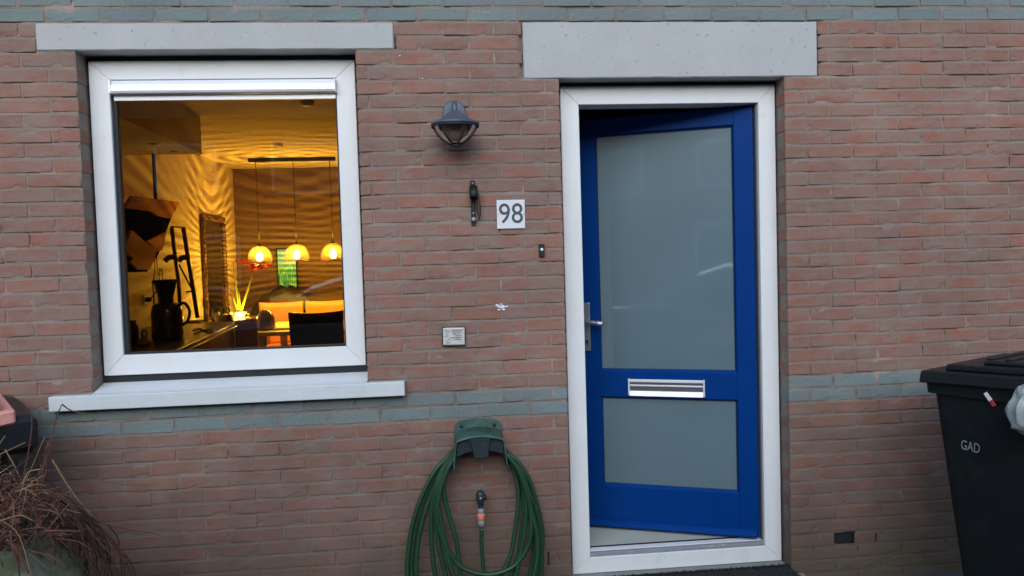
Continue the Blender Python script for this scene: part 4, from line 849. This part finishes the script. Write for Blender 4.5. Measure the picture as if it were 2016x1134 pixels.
# ================================================================ GROUND, STREET AND THE OTHER SIDE OF THE STREET
def sheet(name, x0, x1, y0, y1, z, mt):
    s = MB(); s.add([(x0, y0, z), (x1, y0, z), (x1, y1, z), (x0, y1, z)], [(0, 1, 2, 3)]); return tag(s.build(name, mt), None, None, None, 'structure')
sheet('ground', -150, 150, -150, 150, -.14, pave_m)
s = MB(); s.box(-40, 40, -4.1, .12, -.139, .0); tag(s.build('front_path', pave_m), None, None, None, 'structure')
sheet('road', -150, 150, -12, -4.1, -.136, asph_m)
s = MB(); s.box(-60, 60, -14.5, -12, -.139, -.004, .01); tag(s.build('pavement', pave_m), None, None, None, 'structure')
farb_m = mat('far_brick', (.2, .1, .075), .9, var=.15, scale=6); roof_m = mat('far_roof', (.05, .04, .04), .8, var=.15); dwin_m = mat('far_glass', (.02, .025, .03), .15, spec=.6)
def far_house(i):
    x = -33+6.6*i; t = thing('row_house', None, 'house', (x, -17.5, -.02), None, 'brick houses across the street')
    t['label'] = 'brick row house across the street, '+('first', 'second', 'third', 'fourth', 'fifth', 'sixth', 'seventh', 'eighth', 'ninth', 'tenth')[i]+' from the left end of the row'
    s = MB(); s.box(0, 6.58, -7, 0, 0, 5.4); s.build('wall', farb_m, t)
    s = MB(); s.prism([(-7.3, 5.4), (.35, 5.4), (-3.5, 8.3)], 0, 6.58, 0, 'x'); s.build('roof', roof_m, t)
    for (a, b_, c, d) in ((.7, 2.9, .9, 2.4), (.8, 2.4, 3.4, 4.8), (3.8, 5.6, 3.4, 4.8)):
        s = MB(); s.box(a, b_, .001, .03, c, d); s.box(a, b_, .031, .05, c, c+.08); s.box(a, b_, .031, .05, d-.08, d); s.box(a, a+.08, .031, .05, c, d); s.box(b_-.08, b_, .031, .05, c, d); w_ = s.build('window_frame', white_m, t)
        s = MB(); s.box(a+.08, b_-.08, .0305, .036, c+.08, d-.08); s.build('pane', dwin_m, w_)
    s = MB(); s.box(4.2, 5.2, .001, .04, 0, 2.15); s.build('door', dark_m, t)
for i in range(10): far_house(i)
# parked silver car across the front path (seen only as a reflection in the glass)
car = thing('parked_car', 'pale silver hatchback parked at the kerb', 'car', (0, -6.85, -.136))
paint_m = mat('car_paint', (.5, .52, .54), .25, .4, var=.03, coat=.8); tyre_m = mat('tyre', (.015, .015, .015), .8)
prof = [(-1.75, .35), (-1.78, .6), (-1.6, .82), (-1.1, .97), (-.45, 1.05), (-.2, 1.22), (.1, 1.42), (.45, 1.53), (1.1, 1.57), (1.8, 1.5), (2.25, 1.22), (2.4, 1.0), (2.5, .7), (2.45, .35)]
def carbody(pr, w0, w1, zbelt=.95):
    s = MB(); secs = []
    for k, yy in enumerate((0, .06, .16, .85, 1.54, 1.64, 1.7)):
        e = abs(yy-.85)/.85; row = []
        for (x, z) in pr:
            zz = z if z < zbelt else zbelt+(z-zbelt)*(1 if e < .85 else .92 if e < .95 else .2)
            tuck = .16*max(0, (z-zbelt)/.6) if e > .8 else 0; yv = yy+(tuck if yy < .85 else -tuck); row.append((.35+(x-.35)*(1-.02*e), yv, zz))
        secs.append(row)
    n = len(pr); vs = [p for r_ in secs for p in r_]; fs = [(j*n+i, (j+1)*n+i, (j+1)*n+(i+1) % n, j*n+(i+1) % n) for j in range(len(secs)-1) for i in range(n)]
    fs += [tuple(range(n)), tuple(range((len(secs)-1)*n, len(secs)*n))[::-1]]; s.add(vs, fs, 0, False); return s
carbody(prof, 1.7, 1.4).build('body', paint_m, car)
for yy in (1.595, .07):
    s = MB(); s.prism([(-.3, 1.0), (-.02, 1.2), (.25, 1.37), (.55, 1.46), (1.1, 1.49), (1.7, 1.43), (2.05, 1.2), (2.1, 1.0)], yy, yy+.03, 0, 'y'); s.build('side_window', dwin_m, car)
for x in (-.95, 1.7):
    for yy in (.1, 1.6):
        s = MB(); s.lathe([(0, -.1), (.2, -.1), (.31, -.09), (.32, 0), (.31, .09), (.2, .1), (0, .1)], (x, yy, .32), 24, 0, 'y'); s.build('wheel', tyre_m, car)
# unseen hedges added behind the camera to shade the lower wall and its sides
leaf_m = mat('shade_hedge_leaf', (.03, .05, .02), .6, var=.4, scale=20)
def hedge(x0, x1, label):
    t = thing('shade_hedge', label, 'hedge', ((x0+x1)/2, -3.95, 0), None, 'unseen hedges added to shade the wall'); s = MB(); r_ = random.Random(int(x0*10)); w_ = (x1-x0)/2
    for k in range(9000):
        c = Vector((r_.uniform(-w_, w_), r_.choice((-.22, .22))*r_.uniform(.8, 1.1) if r_.random() < .7 else r_.uniform(-.22, .22), r_.uniform(.02, 2.25)))
        d = Vector((r_.gauss(0, 1), r_.gauss(0, 1), r_.gauss(0, 1))).normalized()*.035; e = d.orthogonal().normalized()*.02; s.add([c-d, c+e, c+d, c-e], [(0, 1, 2, 3)])
    s.build('leaves', leaf_m, t); s = MB(); s.box(-w_+.05, w_-.05, -.16, .16, 0, 2.15, .05); s.build('blocking_core', twigd_m, t)
hedge(-5.2, -.6, 'unseen hedge added behind the camera on the left to shade the lower wall'); hedge(2.9, 7.5, 'unseen hedge added behind the camera on the right to shade the lower wall')
